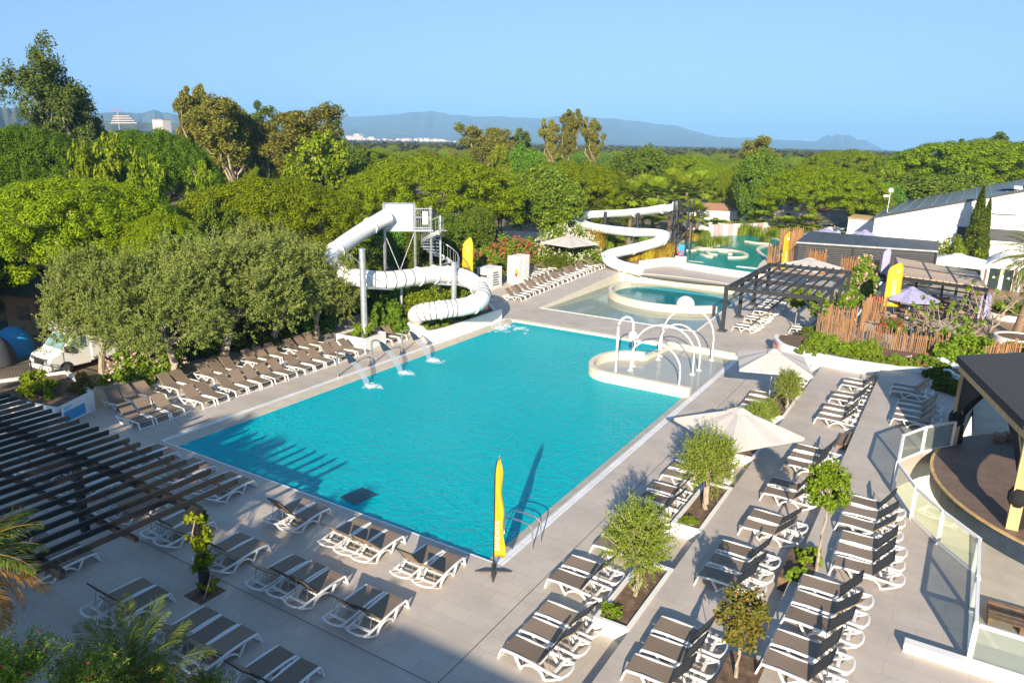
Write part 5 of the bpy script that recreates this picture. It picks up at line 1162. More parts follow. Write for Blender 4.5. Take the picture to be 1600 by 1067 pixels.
def make_broad(seed, lm='broad', Rr=4.0, Hh=9.0, nc=230, per=150, ls=.17, top=.5, name='broadleaf_tree', trunk='bark'):
    rng = np.random.default_rng(seed); t = tree_root(name)
    d_ = dirs(rng, nc, -.75); q = .45+.55*rng.random(nc)**.5; ph = rng.random(3)*6
    lob = 1+.16*np.sin(3*np.arctan2(d_[:, 1], d_[:, 0])+ph[0])+.12*np.sin(4*d_[:, 2]+ph[1])
    cs = d_*(q*lob)[:, None]*np.array([Rr, Rr, Hh*.40])+np.array([0, 0, Hh*.58]); rs = rng.uniform(.11, .24, nc)*Rr
    V = leafcloud(rng, cs, rs, per, ls, .5, .3, 1.5, .45); quads('crown', V, M[lm], t)
    m = MB(); limb(m, (0, 0, 0), (0, 0, Hh*.5), .22, .14, rng)
    for k in range(7):
        i = rng.integers(nc); limb(m, (0, 0, Hh*(.25+.25*rng.random())), cs[i], .09, .03, rng)
    m.build('trunk', M[trunk], t, True, False); return t
def make_euca(seed, lm='euca', Hh=18, sp_=3.2, nl=7, per=110):
    rng = np.random.default_rng(seed); t = tree_root('eucalyptus'); m = MB(); cs = []; rs = []
    limb(m, (0, 0, 0), (.2, .1, Hh*.55), .35, .2, rng, 5)
    for k in range(nl):
        a = 2*PI*k/nl+rng.random(); z0 = Hh*rng.uniform(.25, .55); z1 = Hh*rng.uniform(.62, .98) if k else Hh*.97; q = sp_*rng.uniform(.3, 1) if k else .3
        e = Vector((q*math.cos(a), q*math.sin(a), z1)); limb(m, (.1, .05, z0), e, .15, .04, rng, 5, .4)
        for j in range(rng.integers(8, 13)):
            s = rng.random()**.7; p = Vector((.1, .05, z0)).lerp(e, .45+.55*s)+Vector(rng.normal(size=3))*.55*sp_/3.2
            cs.append(p); r_ = rng.uniform(.45, .95)*sp_/3.2; rs.append((r_, r_, r_*1.15))
    V = leafcloud(rng, cs, rs, per, .17, .3, .1, 2.6, .6); quads('crown', V, M[lm], t); m.build('trunk', M['barkl'], t, True, False); return t
def make_olive(seed, lm='olive', Rr=3.6, Hh=6.5, nc=190, per=330, ls=.075, lean=(.8, 0), asp=3.0):
    rng = np.random.default_rng(seed); t = tree_root('olive_tree'); m = MB(); cs = []; rs = []
    top = Vector((lean[0], lean[1], Hh*.38)); limb(m, (0, 0, 0), top, .26, .18, rng, 4, .3)
    for k in range(9):
        a = 2*PI*k/9+rng.random()*.5; q = rng.uniform(.45, .95); e = top+Vector((Rr*q*math.cos(a), Rr*q*math.sin(a), Hh*rng.uniform(.05, .5)*(1.25-q))); limb(m, top-Vector((0, 0, .2)), e, .10, .025, rng, 4, .5)
    V = []; ncl = 46; dc = dirs(rng, ncl, -.5); cl = dc*(.55+.4*rng.random(ncl))[:, None]*np.array([Rr, Rr, Hh*.40])+np.array([lean[0], lean[1], Hh*.56]); cr_ = rng.uniform(.22, .42, ncl)*Rr
    for k in range(2300):
        i = rng.integers(ncl); d_ = rng.normal(size=3); d_ /= np.linalg.norm(d_); a0 = cl[i]+d_*cr_[i]*rng.uniform(.2, .85)
        dd = d_*.8+np.array([0, 0, .45])+rng.normal(size=3)*.4; dd /= np.linalg.norm(dd); L = rng.uniform(.35, .85); n_ = 30
        tt = np.arange(n_)/n_; p = a0+dd*(L*tt)[:, None]; l_ = dd*.5+rng.normal(size=(n_, 3))*.65; l_ /= np.linalg.norm(l_, axis=1)[:, None]; l_ *= rng.uniform(.10, .19, n_)[:, None]
        sd = np.cross(l_, rng.normal(size=(n_, 3))); sd /= np.linalg.norm(sd, axis=1)[:, None]; sd *= .026
        V.append(np.stack([p, p+l_*.5-sd, p+l_, p+l_*.5+sd], 1).reshape(-1, 3))
        if k % 60 == 0: limb(m, cl[i]-d_*.3, a0+dd*L*.7, .02, .006, rng, 3)
    quads('crown', np.concatenate(V), M[lm], t); m.build('trunk', M['barkl'], t, True, False); return t
def make_cyp(seed):
    rng = np.random.default_rng(seed); t = tree_root('cypress'); cs = []; rs = []
    for k in range(150):
        s = rng.random(); r_ = .95*(1-s)**.75*min(1, s*6+.4); a = rng.random()*2*PI; cs.append((r_*.8*math.cos(a), r_*.8*math.sin(a), .4+9.4*s)); rs.append((.32*(1.1-s), .32*(1.1-s), .7))
    quads('crown', leafcloud(rng, cs, rs, 90, .12, .5, .5, 2.5, .5), M['cyp'], t); MB().tube([(0, 0, 0), (0, 0, 8)], [.15, .04], 7).build('trunk', M['bark'], t, True, False); return t
def frond(rng, az, L, el, droop, nleaf, ll, wd_, drop=.35):
    pts = []; p = np.zeros(3); e = el; n = 14
    for i in range(n+1): pts.append(p.copy()); p = p+np.array([math.cos(az)*math.cos(e), math.sin(az)*math.cos(e), math.sin(e)])*L/n; e -= droop/n*(.5+i/n)
    pts = np.array(pts); V = []; side = np.array([-math.sin(az), math.cos(az), 0])
    for i in range(nleaf):
        s = .12+.88*i/nleaf; k = s*n; j = min(int(k), n-1); q = pts[j]+(pts[j+1]-pts[j])*(k-j); tg = pts[j+1]-pts[j]; tg = tg/np.linalg.norm(tg); nrm = np.cross(side, tg)
        l_ = ll*math.sin(PI*min(1, .12+s*.86))**.6
        for sg_ in (-1, 1):
            dd = side*sg_*.75+tg*.75+nrm*rng.uniform(-.15, .35)-np.array([0, 0, drop*rng.random()]); dd /= np.linalg.norm(dd); ww_ = tg*wd_
            V += [q-ww_*.5, q+dd*l_*.5-ww_*.6, q+dd*l_, q+dd*l_*.5+ww_*.6]
    return np.array(V), pts
def make_datepalm(seed, Ht=5.2, n=46, L=3.0, lm='palm'):
    rng = np.random.default_rng(seed); t = tree_root('date_palm'); Vs = []; m = MB()
    for k in range(n):
        el = R(75)-R(115)*(k/n); V, pts = frond(rng, k*2.4, L*rng.uniform(.85, 1.1), el, R(85), 46, .5, .05); Vs.append(V+np.array([0, 0, Ht])); m.tube([Vector(p)+Vector((0, 0, Ht)) for p in pts], [.035*(1-i/16) for i in range(15)], 5)
    quads('crown', np.concatenate(Vs), M[lm], t); m.build('frond_stems', M['fan'], t, True, False)
    tk = MB(); tk.tube([(0, 0, 0), (.05, 0, Ht*.5), (0, 0, Ht)], [.33, .27, .34], 12); tk.build('trunk', M['woodd'], t, True, False)
    return t
def make_fan(seed, Ht=6.0, lm='fan'):
    rng = np.random.default_rng(seed); t = tree_root('fan_palm'); V = []
    for k in range(34):
        az = k*2.4; el = R(80)-R(120)*k/34; L = rng.uniform(1.0, 1.5); c = np.array([math.cos(az)*math.cos(el), math.sin(az)*math.cos(el), math.sin(el)])*L; side = np.array([-math.sin(az), math.cos(az), 0]); f_ = c/np.linalg.norm(c)
        for j in range(22):
            a = R(-95)+R(190)*j/21; dd = f_*math.cos(a)+side*math.sin(a)-np.array([0, 0, .25*rng.random()]); pw = np.cross(dd, np.cross(f_, side)); pw /= np.linalg.norm(pw); l_ = 1.05*(.75+.25*math.cos(a)); q = c
            V += [q, q+dd*l_*.55-pw*.09, q+dd*l_, q+dd*l_*.55+pw*.09]
    quads('crown', np.array(V)+np.array([0, 0, Ht]), M[lm], t); MB().tube([(0, 0, 0), (0, 0, Ht)], [.22, .17], 9).build('trunk', M['bark'], t, True, False); return t
def make_sapling(seed, lm, Ht=3.1, Rr=.75, hz=.85, nc=60, per=36, ls=.10):
    rng = np.random.default_rng(seed); t = tree_root('young_tree'); m = MB(); limb(m, (0, 0, 0), (.05, .02, Ht-hz*1.2), .05, .035, rng, 4, .1); d_ = dirs(rng, nc); q = .35+.65*rng.random(nc)**.5
    cs = d_*q[:, None]*np.array([Rr, Rr, hz])+np.array([0, 0, Ht-hz*.7])
    for k in range(14): limb(m, (.05, .02, Ht-hz*1.5), cs[k], .022, .008, rng, 3)
    quads('crown', leafcloud(rng, cs, rng.uniform(.12, .22, nc), per, ls, .3, .35, 1.6, .5), M[lm], t); m.build('trunk', M['barkl'], t, True, False); return t
def bush(name, lab, cat, c, rad, lm, nc, per, ls, group=None, seed=0, blossom=None, bn=0, asp=1.8, bs=.10, stem=True):
    rng = np.random.default_rng(seed+hash(lab) % 1000 if False else seed); o = loc_(root(name, lab, cat, (c[0], c[1], c[2]), 0, group)); d_ = dirs(rng, nc, -.1); q = .35+.65*rng.random(nc)**.5; rad = np.array(rad, float)
    ph = rng.random(2)*6; lob = 1+.15*np.sin(4*np.arctan2(d_[:, 1], d_[:, 0])+ph[0])
    cs = d_*(q*lob)[:, None]*rad+np.array([0, 0, rad[2]*.15]); rr_ = rng.uniform(.18, .3, nc)*min(rad)
    quads('foliage', leafcloud(rng, cs, rr_, per, ls, .35, .35, asp, .5), M[lm], o)
    if blossom:
        d2 = dirs(rng, bn, 0); c2 = d2*rad*rng.uniform(.85, 1.12, (bn, 1))+np.array([0, 0, rad[2]*.15]); quads('blossom', leafcloud(rng, c2, np.full(bn, bs), 9, bs*.8, .5, .2, 1.1), M[blossom], o)
    if stem:
        m = MB()
        for k in range(5): limb(m, (rng.normal()*.1*rad[0], rng.normal()*.1*rad[1], 0), cs[k], .03, .01, rng, 3)
        m.build('stems', M['bark'], o, True, False)
    return o
PR = {}
def put(kind, maker, loc, sc, rz, label, group):
    if kind not in PR: o = PR[kind] = maker(); PR[kind+'#'] = True
    else: o = copy_tree(PR[kind])
    o.location = loc; o.scale = sc; o.rotation_euler.z = rz; o['label'] = label
    if group: o['group'] = group
    return o
def tree_px(kind, maker, px, ytop, wpx, D, label, group, H0, W0_, rz=None, z0=0.0, zs=None):
    t = P(px, ytop, D); dist = math.sqrt(D*D+(CH-t.z)**2); wd_ = wpx/F*dist*1.02
    sx = wd_/W0_; sz = (t.z-z0)/H0 if zs is None else zs
    return put(kind, maker, (t.x, t.y, z0), (sx, sx, sz), random.random()*6 if rz is None else rz, label, group)
pines = [lambda: make_pine(1), lambda: make_pine(2), lambda: make_pine(3)]
GPi = 'umbrella pines around the pools'
for i, (px, y, w_, D, lab) in enumerate(((105, 272, 285, 58, 'wide umbrella pine behind the motorhome, left edge'), (425, 271, 280, 63, 'broad umbrella pine behind the olives, left of the tube slide'), (672, 237, 270, 84, 'big domed umbrella pine right behind the slide tower'), (893, 247, 195, 102, 'umbrella pine dome behind the tall broadleaf ball'),
     (1286, 255, 172, 118, 'round umbrella pine over the car park, left of the hall'), (1152, 262, 80, 128, 'small olive green umbrella pine left of the dark poplar'), (228, 197, 185, 92, 'dark umbrella pine between the tall eucalyptus groups'), (30, 190, 190, 84, 'dark umbrella pine at the left edge of the photo'),
     (250, 330, 150, 52, 'low umbrella pine limb mass behind the olives'), (580, 232, 110, 120, 'umbrella pine behind the slide tower dome, to its left'), (1400, 262, 130, 150, 'umbrella pine crown behind the hall roof left part'), (1060, 240, 150, 160, 'umbrella pine beyond the fan palms'), (1560, 215, 300, 165, 'very large olive green pine behind the hall at right'), (1465, 240, 140, 170, 'olive green pine left of the very large one at right'), (1330, 232, 130, 190, 'grey green pine crown above the round car park pine'),
     (780, 265, 120, 95, 'pine crown tucked between the two big domes'))):
    k = i % 3; tree_px('pine%d' % k if i not in (6, 7) else 'pined', pines[k] if i not in (6, 7) else (lambda: make_pine(9, 'pined')), px, y, w_, D, lab, GPi, 10.0, 13.4)
GB_ = 'broadleaf trees around the pools'
for i, (kd, mk, px, y, w_, D, lab, H0, W0_) in enumerate((
     ('pop', lambda: make_broad(11, 'poplar', 4, 9, 300, 170, .16), 853, 262, 120, 89, 'tall bright broadleaf ball left of the open slide', 8.8, 8.4), ('bro', lambda: make_broad(12, 'broad', 4, 9, 260, 150, .17), 1187, 245, 66, 116, 'tall dark narrow broadleaf beside the car park pine', 8.8, 8.4),
     ('pop', None, 1440, 276, 150, 138, 'bright broadleaf clump right behind the hall roof', 8.8, 8.4), ('pop', None, 1520, 272, 90, 140, 'bright broadleaf clump behind the hall roof, right part', 8.8, 8.4), ('bro', None, 1010, 238, 90, 135, 'dark broadleaf behind the fan palms', 8.8, 8.4), ('bro', None, 815, 238, 70, 125, 'dark broadleaf tree between the two pine domes', 8.8, 8.4),
     ('bro', None, 540, 232, 90, 105, 'dark broadleaf behind the lime green tree', 8.8, 8.4), ('bro', None, 335, 330, 80, 57, 'dark broadleaf behind the olives', 8.8, 8.4), ('bro', None, 960, 275, 80, 100, 'dark broadleaf behind the open slide loop', 8.8, 8.4), ('bro', None, 745, 330, 60, 74, 'dark broadleaf behind the yellow banner', 8.8, 8.4), ('bro', None, 1375, 290, 70, 125, 'broadleaf at the left foot of the hall roof', 8.8, 8.4))):
    tree_px(kd, mk, px, y, w_, D, lab, GB_, H0, W0_)
lime = lambda: make_broad(21, 'lime', 3, 8, 120, 90, .2, name='lime_green_tree')
for px, y, w_, D, lab in ((492, 224, 100, 92, 'lime green tree left of the big pine dome'), (180, 232, 66, 72, 'lime green tree in front of the dark pine, left'), (128, 242, 40, 74, 'small lime green tree under the tallest eucalyptus'), (222, 262, 60, 68, 'lime green tree between the two left pine domes'), (312, 272, 44, 70, 'thin lime green tree with gaps before the eucalyptus'), (785, 238, 40, 108, 'thin lime green tree above the big pine dome'), (1395, 268, 36, 140, 'small yellow green tree above the hall corner')):
    tree_px('lime', lime, px, y, w_, D, lab, 'lime green trees', 7.8, 6.2)
GE = 'eucalyptus trees'
e1, e2, e3, e4 = (lambda: make_euca(31, 'eucag', 22, 5, 8, 230)), (lambda: make_euca(32, 'euca', 18, 3.0, 7, 260)), (lambda: make_euca(33, 'euca', 18, 4.6, 10, 300)), (lambda: make_euca(34, 'eucag', 18, 3.4, 8, 260))
for kd, mk, px, y, w_, D, lab, H0, W0_ in (('e1', e1, 76, 72, 92, 108, 'tallest eucalyptus of all, standing over the left horizon', 21.8, 9.5), ('e2', e2, 298, 133, 52, 112, 'slim bronze eucalyptus, tallest of the middle left group', 17.8, 6.5), ('e3', e3, 358, 160, 110, 110, 'wide bronze eucalyptus right of the slim one', 17.8, 9.2), ('e4', e4, 408, 165, 60, 118, 'darker eucalyptus in the middle of the bronze group', 17.8, 7),
     ('e3', None, 468, 170, 120, 108, 'wide bronze eucalyptus at the right of the group', 17.8, 9.2), ('e4', None, 515, 186, 60, 116, 'dark tufted eucalyptus at the right end above the town', 17.8, 7), ('e2', None, 890, 170, 44, 168, 'tall slim eucalyptus against the blue mountain', 17.8, 6.5), ('e2', None, 928, 184, 38, 166, 'slim eucalyptus right of the tall one against the mountain', 17.8, 6.5), ('e2', None, 862, 186, 36, 172, 'slim eucalyptus left of the tall one against the mountain', 17.8, 6.5),
     ('e3', None, 765, 198, 74, 165, 'bushy eucalyptus above the big pine, before the mountain', 17.8, 9.2), ('e4', None, 815, 205, 60, 170, 'airy eucalyptus with pierced crown before the mountain', 17.8, 7), ('e3', None, 1186, 216, 60, 185, 'single bushy eucalyptus over the canopy at centre right', 17.8, 9.2), ('e4', None, 1560, 212, 66, 175, 'dark tufted eucalyptus on top of the right hand pines', 17.8, 7), ('e4', None, 1505, 222, 40, 175, 'brown tufted eucalyptus left of the right hand pines', 17.8, 7), ('e2', None, 210, 205, 50, 116, 'thin eucalyptus left of the slim bronze one', 17.8, 6.5), ('e4', None, 145, 190, 60, 112, 'small dark eucalyptus right of the tallest one', 17.8, 7)):
    tree_px(kd, mk, px, y, w_, D, lab, GE, H0, W0_)
for x, D, sc, lab in ((590, 70, .62, 'low dark tree behind the slide tower, left of its legs'), (628, 74, .66, 'low dark tree seen between the slide tower legs'), (668, 70, .62, 'low dark tree behind the spiral stair'), (704, 74, .7, 'low dark tree right of the spiral stair, under the pine'), (548, 64, .6, 'low dark tree behind the upper tube bend'), (20, 66, .75, 'low dark tree behind the timber shed, left edge'), (95, 70, .75, 'low dark tree right of the timber shed'), (-40, 60, .7, 'low dark tree at the very left edge')):
    q = P(x, 400, D); put('bro', None, (q.x, q.y, 0), (sc, sc, sc*.9), x, lab, 'low dark trees under the pines')
# olives along the left
GO = 'big olive trees along the left of the pool'
ol = [lambda: make_olive(41), lambda: make_olive(42, lean=(.2, .3)), lambda: make_olive(43, lean=(-.6, .2))]
for i, (bx_, by_, wd_, h, rz, lab) in enumerate(((-39.4, 21.0, 5.4, 7.2, .3, 'olive with thick straight trunk right beside the motorhome'), (-35.2, 22.6, 6.2, 6.2, 2.2, 'olive with leaning pale trunk behind the left loungers'), (-36.4, 26.6, 8.0, 7.4, 4.1, 'largest olive with crooked pale limb in the left row'), (-36.9, 30.8, 7.4, 7.1, 1.1, 'olive crown left of the tube slide, with forked trunk'), (-36.0, 33.8, 5.6, 6.2, 5.2, 'olive touching the outer bend of the tube slide'), (-41, 28, 7, 7.2, 3.3, 'pale olive crown behind the row, tallest part'), (-41.5, 33.5, 6.6, 7.4, .7, 'pale olive crown at the back left of the tube slide'))):
    put('ol%d' % (i % 3), ol[i % 3], (bx_, by_, 0), (wd_/7.4, wd_/7.4, h/6.5), rz, lab, GO)
def make_shrubolive(seed, lm='olivey', Rr=.85, Hh=2.6, ns=520):
    rng = np.random.default_rng(seed); t = tree_root('small_olive'); m = MB(); limb(m, (0, 0, 0), (.06, .03, .95), .10, .075, rng, 4, .3); V = []
    for k in range(ns):
        d_ = rng.normal(size=3); d_ /= np.linalg.norm(d_); d_[2] = d_[2]*.85; a0 = np.array([0, 0, 1.38])+d_*np.array([Rr, Rr, 1.0])*rng.uniform(.15, .72)
        dd = d_*np.array([1, 1, .7])+np.array([0, 0, .55])+rng.normal(size=3)*.35; dd /= np.linalg.norm(dd); L = rng.uniform(.3, .62)*(Rr/.85)
        nl = 38
        for j in range(nl):
            p = a0+dd*L*(j/nl); l_ = dd*.55+rng.normal(size=3)*.6; l_ /= np.linalg.norm(l_); l_ *= rng.uniform(.05, .09); sd = np.cross(l_, rng.normal(size=3)); sd /= np.linalg.norm(sd); sd *= .011
            V += [p, p+l_*.5-sd, p+l_, p+l_*.5+sd]
        if k % 9 == 0: limb(m, (.06, .03, .85), a0+dd*L*.8, .028, .006, rng, 3)
    quads('crown', np.array(V), M[lm], t); m.build('trunk', M['barkl'], t, True, False); return t
# planter olives
po = [lambda: make_shrubolive(51), lambda: make_shrubolive(52)]
for i, (x, y, s, lab) in enumerate(((-6.45, 17.75, 1.14, 'lowest small olive in the white planter strip'), (-6.35, 24.1, 1.2, 'small olive in the planter before the big parasol'), (-6.4, 30.9, .8, 'small olive half hidden behind the big parasol'), (-6.35, 33.2, .62, 'lowest shrubby olive between the two front parasols'), (-6.15, 36.6, .8, 'small olive in front of the far front parasol'))):
    put('po%d' % (i % 2), po[i % 2], (x, y, .25), (s*1.02, s*1.02, s*1.2), i*1.7, lab, 'small olives in the terrace planters')
put('sap1', lambda: make_sapling(61, 'fresh', 3.25, .58, .72, 90, 70, .06), (-2.15, 21.3, L3), (1, 1, 1), .4, 'round leafy sapling on a bare stem between the terrace rows', 'saplings on the terraces')
put('sap2', lambda: make_sapling(62, 'rust', 2.15, .55, .72, 70, 44, .06), (-2.95, 15.4, L3), (1, 1, 1), 0, 'bronze leaved sapling at the bottom edge of the photo', 'saplings on the terraces')
q = at(1240, 520, 0); put('sap3', lambda: make_sapling(63, 'lime', 3.2, .8, .75, 50, 30, .13), (q.x, q.y, 0), (1, 1, 1), 0, 'lime crowned sapling beside the dark pergola', 'saplings on the terraces')
q = at(1274, 528, .4); put('sap4', lambda: make_sapling(64, 'fresh', 2.9, .75, .8, 50, 30, .12), (q.x, q.y, .4), (1, 1, 1), 0, 'sapling oleander at the left end of the stake fence', 'saplings on the terraces')
for i, (x, y, rx, ry, rz_, lab) in enumerate(((-2.45, 21.9, .35, .5, .35, 'low shrub in the round sapling bed, right part'), (-2.55, 20.6, .28, .35, .3, 'low shrub in the round sapling bed, near part'), (-6.7, 16.6, .3, .35, .16, 'low green tuft in the lowest planter'), (-6.55, 22.8, .3, .3, .16, 'low green tuft in the second planter'), (-6.4, 39.2, .4, .5, .3, 'low shrub at the far end of the planters'))):
    bush('shrub', lab, 'shrub', (x, y, L3 if x > -3 else .38), (rx, ry, rz_), 'fresh', 26, 40, .07, 'low shrubs in the planters', 70+i)
# shrubs along the curved planter and fences
GQ = 'plants along the stake fence'
for i, (px, py, z, rx, ry, rz_, lm, bl2, bn, lab) in enumerate((
     (1285, 542, .95, 1.0, .8, .7, 'grass', None, 0, 'grassy clump at the left end of the curved planter'), (1320, 553, .95, 1.1, .7, .6, 'fresh', None, 0, 'bright green clump in the curved planter'), (1352, 556, .95, .8, .7, .85, 'grass', None, 0, 'upright grass clump in front of the stake fence'), (1262, 530, .5, .5, .5, .8, 'palm', None, 0, 'spiky dark plant behind the red sign'),
     (1391, 520, 1.6, .75, .7, .75, 'broad', 'flower', 70, 'pink oleander standard in front of the stake fence'), (1325, 478, 1.2, 1.3, 1.0, .9, 'fresh', 'flowerp', 20, 'leafy bush spilling over the stake fence gap'), (1352, 420, 1.2, 1.1, 1.0, 2.2, 'fresh', 'flowerp', 60, 'tall pale blossomed oleander in front of the dark bar'), (1340, 455, 1.0, 1.2, 1.0, 1.3, 'fresh', 'flowerp', 40, 'lower oleander beside the tall pale blossomed one'),
     (1440, 573, .9, 1.3, .7, .5, 'broad', 'flower', 8, 'dark shrub line on the rockery behind the loungers'), (1492, 560, .8, .9, .8, .7, 'fresh', None, 0, 'bright shrub at the pavilion roof corner'), (1400, 572, .95, .5, .5, .5, 'grass', None, 0, 'small tuft at the end of the curved planter'), (1462, 590, .86, .7, .6, .4, 'broad', None, 0, 'dark green shrub beside the shaded loungers'), (1485, 610, .86, .8, .8, .5, 'broad', None, 0, 'dark shrub at the pavilion post'), (1495, 378, 1, 2.4, 2.0, 3.2, 'lime', None, 0, 'yellow green climbing bush against the white hall'), (1580, 488, .7, 1.3, 1.0, .8, 'fresh', None, 0, 'green bush in the white planter behind the palm'), (1590, 548, .6, .8, .7, .4, 'grass', None, 0, 'low grass around the date palm foot'), (1545, 432, .8, 1.0, .6, .5, 'fresh', None, 0, 'low bush before the arched lodge'))):
    D = at(px, py, z).xy.length
    if py == 378: D = 93
    if py == 420: D = 70
    q = P(px, py, D); bush('shrub' if not bl2 else 'oleander', lab, 'shrub', (q.x, q.y, z if py not in (378, 420) else TZ), (rx, ry, rz_ if py != 420 else 3.4), lm, 90, 90, .075 if py > 430 else .12, GQ, 90+i, bl2, bn, 1.8 if lm != 'grass' else 4, .13)
# bare figs
def make_fig(seed, lm='fresh', dens=30):
    rng = np.random.default_rng(seed); t = tree_root('fig_tree'); m = MB(); tips = []
    def grow(a, d_, L, r_, k):
        e = a+d_*L; limb(m, a, e, r_, r_*.65, rng, 3, .4)
        if k == 0: tips.append(e); return
        for _ in range(3 if k > 1 else 2):
            nd = (d_+Vector(rng.normal(size=3))*.55+Vector((0, 0, .15))).normalized(); grow(e, nd, L*rng.uniform(.6, .85), r_*.62, k-1)
    for k in range(3): a = 2.1*k+.4; grow(Vector((0, 0, 0)), Vector((.55*math.cos(a), .55*math.sin(a), .9)).normalized(), 1.3, .07, 3)
    m.build('trunk', M['barkl'], t, True, False); cs = np.array([tips[i] for i in rng.permutation(len(tips))[:dens]]); quads('crown', leafcloud(rng, cs, np.full(len(cs), .16), 14, .16, .3, .5, 1.3, .5), M['fresh'], t); return t
for i, (x, y, s, lab) in enumerate(((1480, 560, .95, 'bare branched fig at the timber walkway, middle'), (1450, 545, .95, 'bare branched fig leaning left over the cafe tables'), (1545, 520, 1.0, 'bare branched fig in front of the arched lodge'))):
    q = at(x, y, .5); put('fig', lambda: make_fig(81, dens=16), (q.x, q.y, .4), (s, s, s*1.1), i*2.2, lab, 'fig trees by the cafe')
q = at(1498, 562, .8); bush('fig_bush', 'dense leafy fig bush behind the stake fence at the pavilion corner', 'shrub', (q.x, q.y, .6), (1.7, 1.3, 1.9), 'fresh', 110, 60, .16, GQ, 120, None, 0, 1.3)
for i, (px, py, lab) in enumerate(((1268, 552, 'low ground plants left of the grassy clump'), (1300, 546, 'low ground plants behind the curved planter wall, left'), (1335, 558, 'low ground plants in front of the stakes, second'), (1370, 566, 'low ground plants in front of the stakes, third'), (1410, 570, 'low ground plants at the rockery start'), (1445, 566, 'low ground plants between the boulders'))):
    q = at(px, py, 1.0); bush('shrub', lab, 'shrub', (q.x, q.y, .98), (1.0, .55, .35), ('fresh', 'grass')[i % 2], 60, 60, .06, 'low plants in the curved planter', 400+i)
q = at(1445, 560, .8); bush('fig_bush', 'small leafy fig bush over the rockery', 'shrub', (q.x+1.2, q.y, .8), (.9, .8, 1.0), 'fresh', 60, 50, .15, GQ, 121, None, 0, 1.3)
rk = root('rockery', 'white boulders of the rockery behind the shaded loungers', 'rocks', tuple(at(1460, 585, .84)))
for i, (x, y, s) in enumerate(((1470, 568, .5), (1490, 575, .4), (1505, 570, .45), (1452, 580, .35), (1480, 585, .4), (1420, 563, .4), (1405, 570, .35), (1395, 563, .4))):
    q = at(x, y, .9); rng = np.random.default_rng(i); m = MB().lathe([(s*math.cos(a)*rng.uniform(.85, 1.1), s*.7*math.sin(a)) for a in np.linspace(-1.4, 1.4, 7)], tuple(q), 9); m.v = [(v[0]+rng.normal()*.05, v[1]+rng.normal()*.05, v[2]+rng.normal()*.04) for v in m.v]; m.build('boulder', M['rendw'], rk, True)
# palms, cypress
q = P(1592, 500, 62); put('dp', lambda: make_datepalm(131, 5.6, 52, 3.4), (q.x, q.y, TZ), (1, 1, 1), 0, 'date palm leaning over the arched lodge at right', 'date palms').rotation_euler = (R(2), R(5), 0)
tree_px('cyp', lambda: make_cyp(141), 1537, 296, 34, 96, 'tall dark cypress against the white hall', 'cypresses', 9.9, 2.0); tree_px('cyp', None, 1547, 314, 24, 96.8, 'shorter cypress leaning on the tall one', 'cypresses', 9.9, 2.0)
fan_ = lambda: make_fan(151)
for i, (px, y, D, lab) in enumerate(((988, 288, 98, 'fan palm left of the slide start, rear'), (1008, 282, 102, 'fan palm second from left in the grove'), (1030, 286, 96, 'fan palm above the slide start'), (1052, 272, 104, 'tallest fan palm above the black stair tower'), (1075, 282, 100, 'fan palm right of the black stair tower'), (1096, 275, 108, 'fan palm at the right end of the grove'), (1022, 318, 92, 'low fan palm under the open slide start'), (1083, 320, 95, 'low fan palm right of the stair tower'), (1066, 300, 110, 'fan palm in the back of the grove'), (1120, 345, 112, 'low fan palm by the white cabin'))):
    tree_px('fan', fan_, px, y, 50, D, lab, 'fan palms in the grove', 7.3, 3.7, i*1.3)
for i, (px, y, D, lab) in enumerate(((1190, 333, 112, 'low fan palm behind the pink panels, middle'), (1232, 342, 108, 'low fan palm behind the panels, right'), (1265, 340, 108, 'small fan palm at the right of the panels'))):
    tree_px('fan', fan_, px, y, 46, D, lab, 'low palms behind the lagoon', 7.3, 3.7, i*1.1)
# bamboo and reeds
def reeds(lab, c, rad, h, n, lm, seed, group, wd_=.05):
    rng = np.random.default_rng(seed); o = root('reed_clump', lab, 'plant', (c[0], c[1], c[2]), 0, group); V = []
    for k in range(n):
        a = rng.random()*2*PI; q = math.sqrt(rng.random()); b0 = np.array([rad[0]*q*math.cos(a), rad[1]*q*math.sin(a), 0]); e = b0+np.array([rng.normal()*.25*h*.5, rng.normal()*.25*h*.5, h*rng.uniform(.6, 1.05)]); mid = (b0+e)/2+rng.normal(size=3)*.05
        s = np.array([math.cos(a+1), math.sin(a+1), 0])*wd_; V += [b0, mid-s, e, mid+s]
        for j in range(5):
            p = b0+(e-b0)*rng.uniform(.3, 1); dd = rng.normal(size=3)*.5; dd[2] = abs(dd[2])*.3+.1; dd *= .5/np.linalg.norm(dd)*h*.25; s2 = np.cross(dd, [0, 0, 1.]); s2 = s2/np.linalg.norm(s2)*wd_; V += [p, p+dd*.5-s2, p+dd, p+dd*.5+s2]
    quads('blades', np.array(V), M[lm], o); return o
GG = 'bamboo clumps around the open slide'
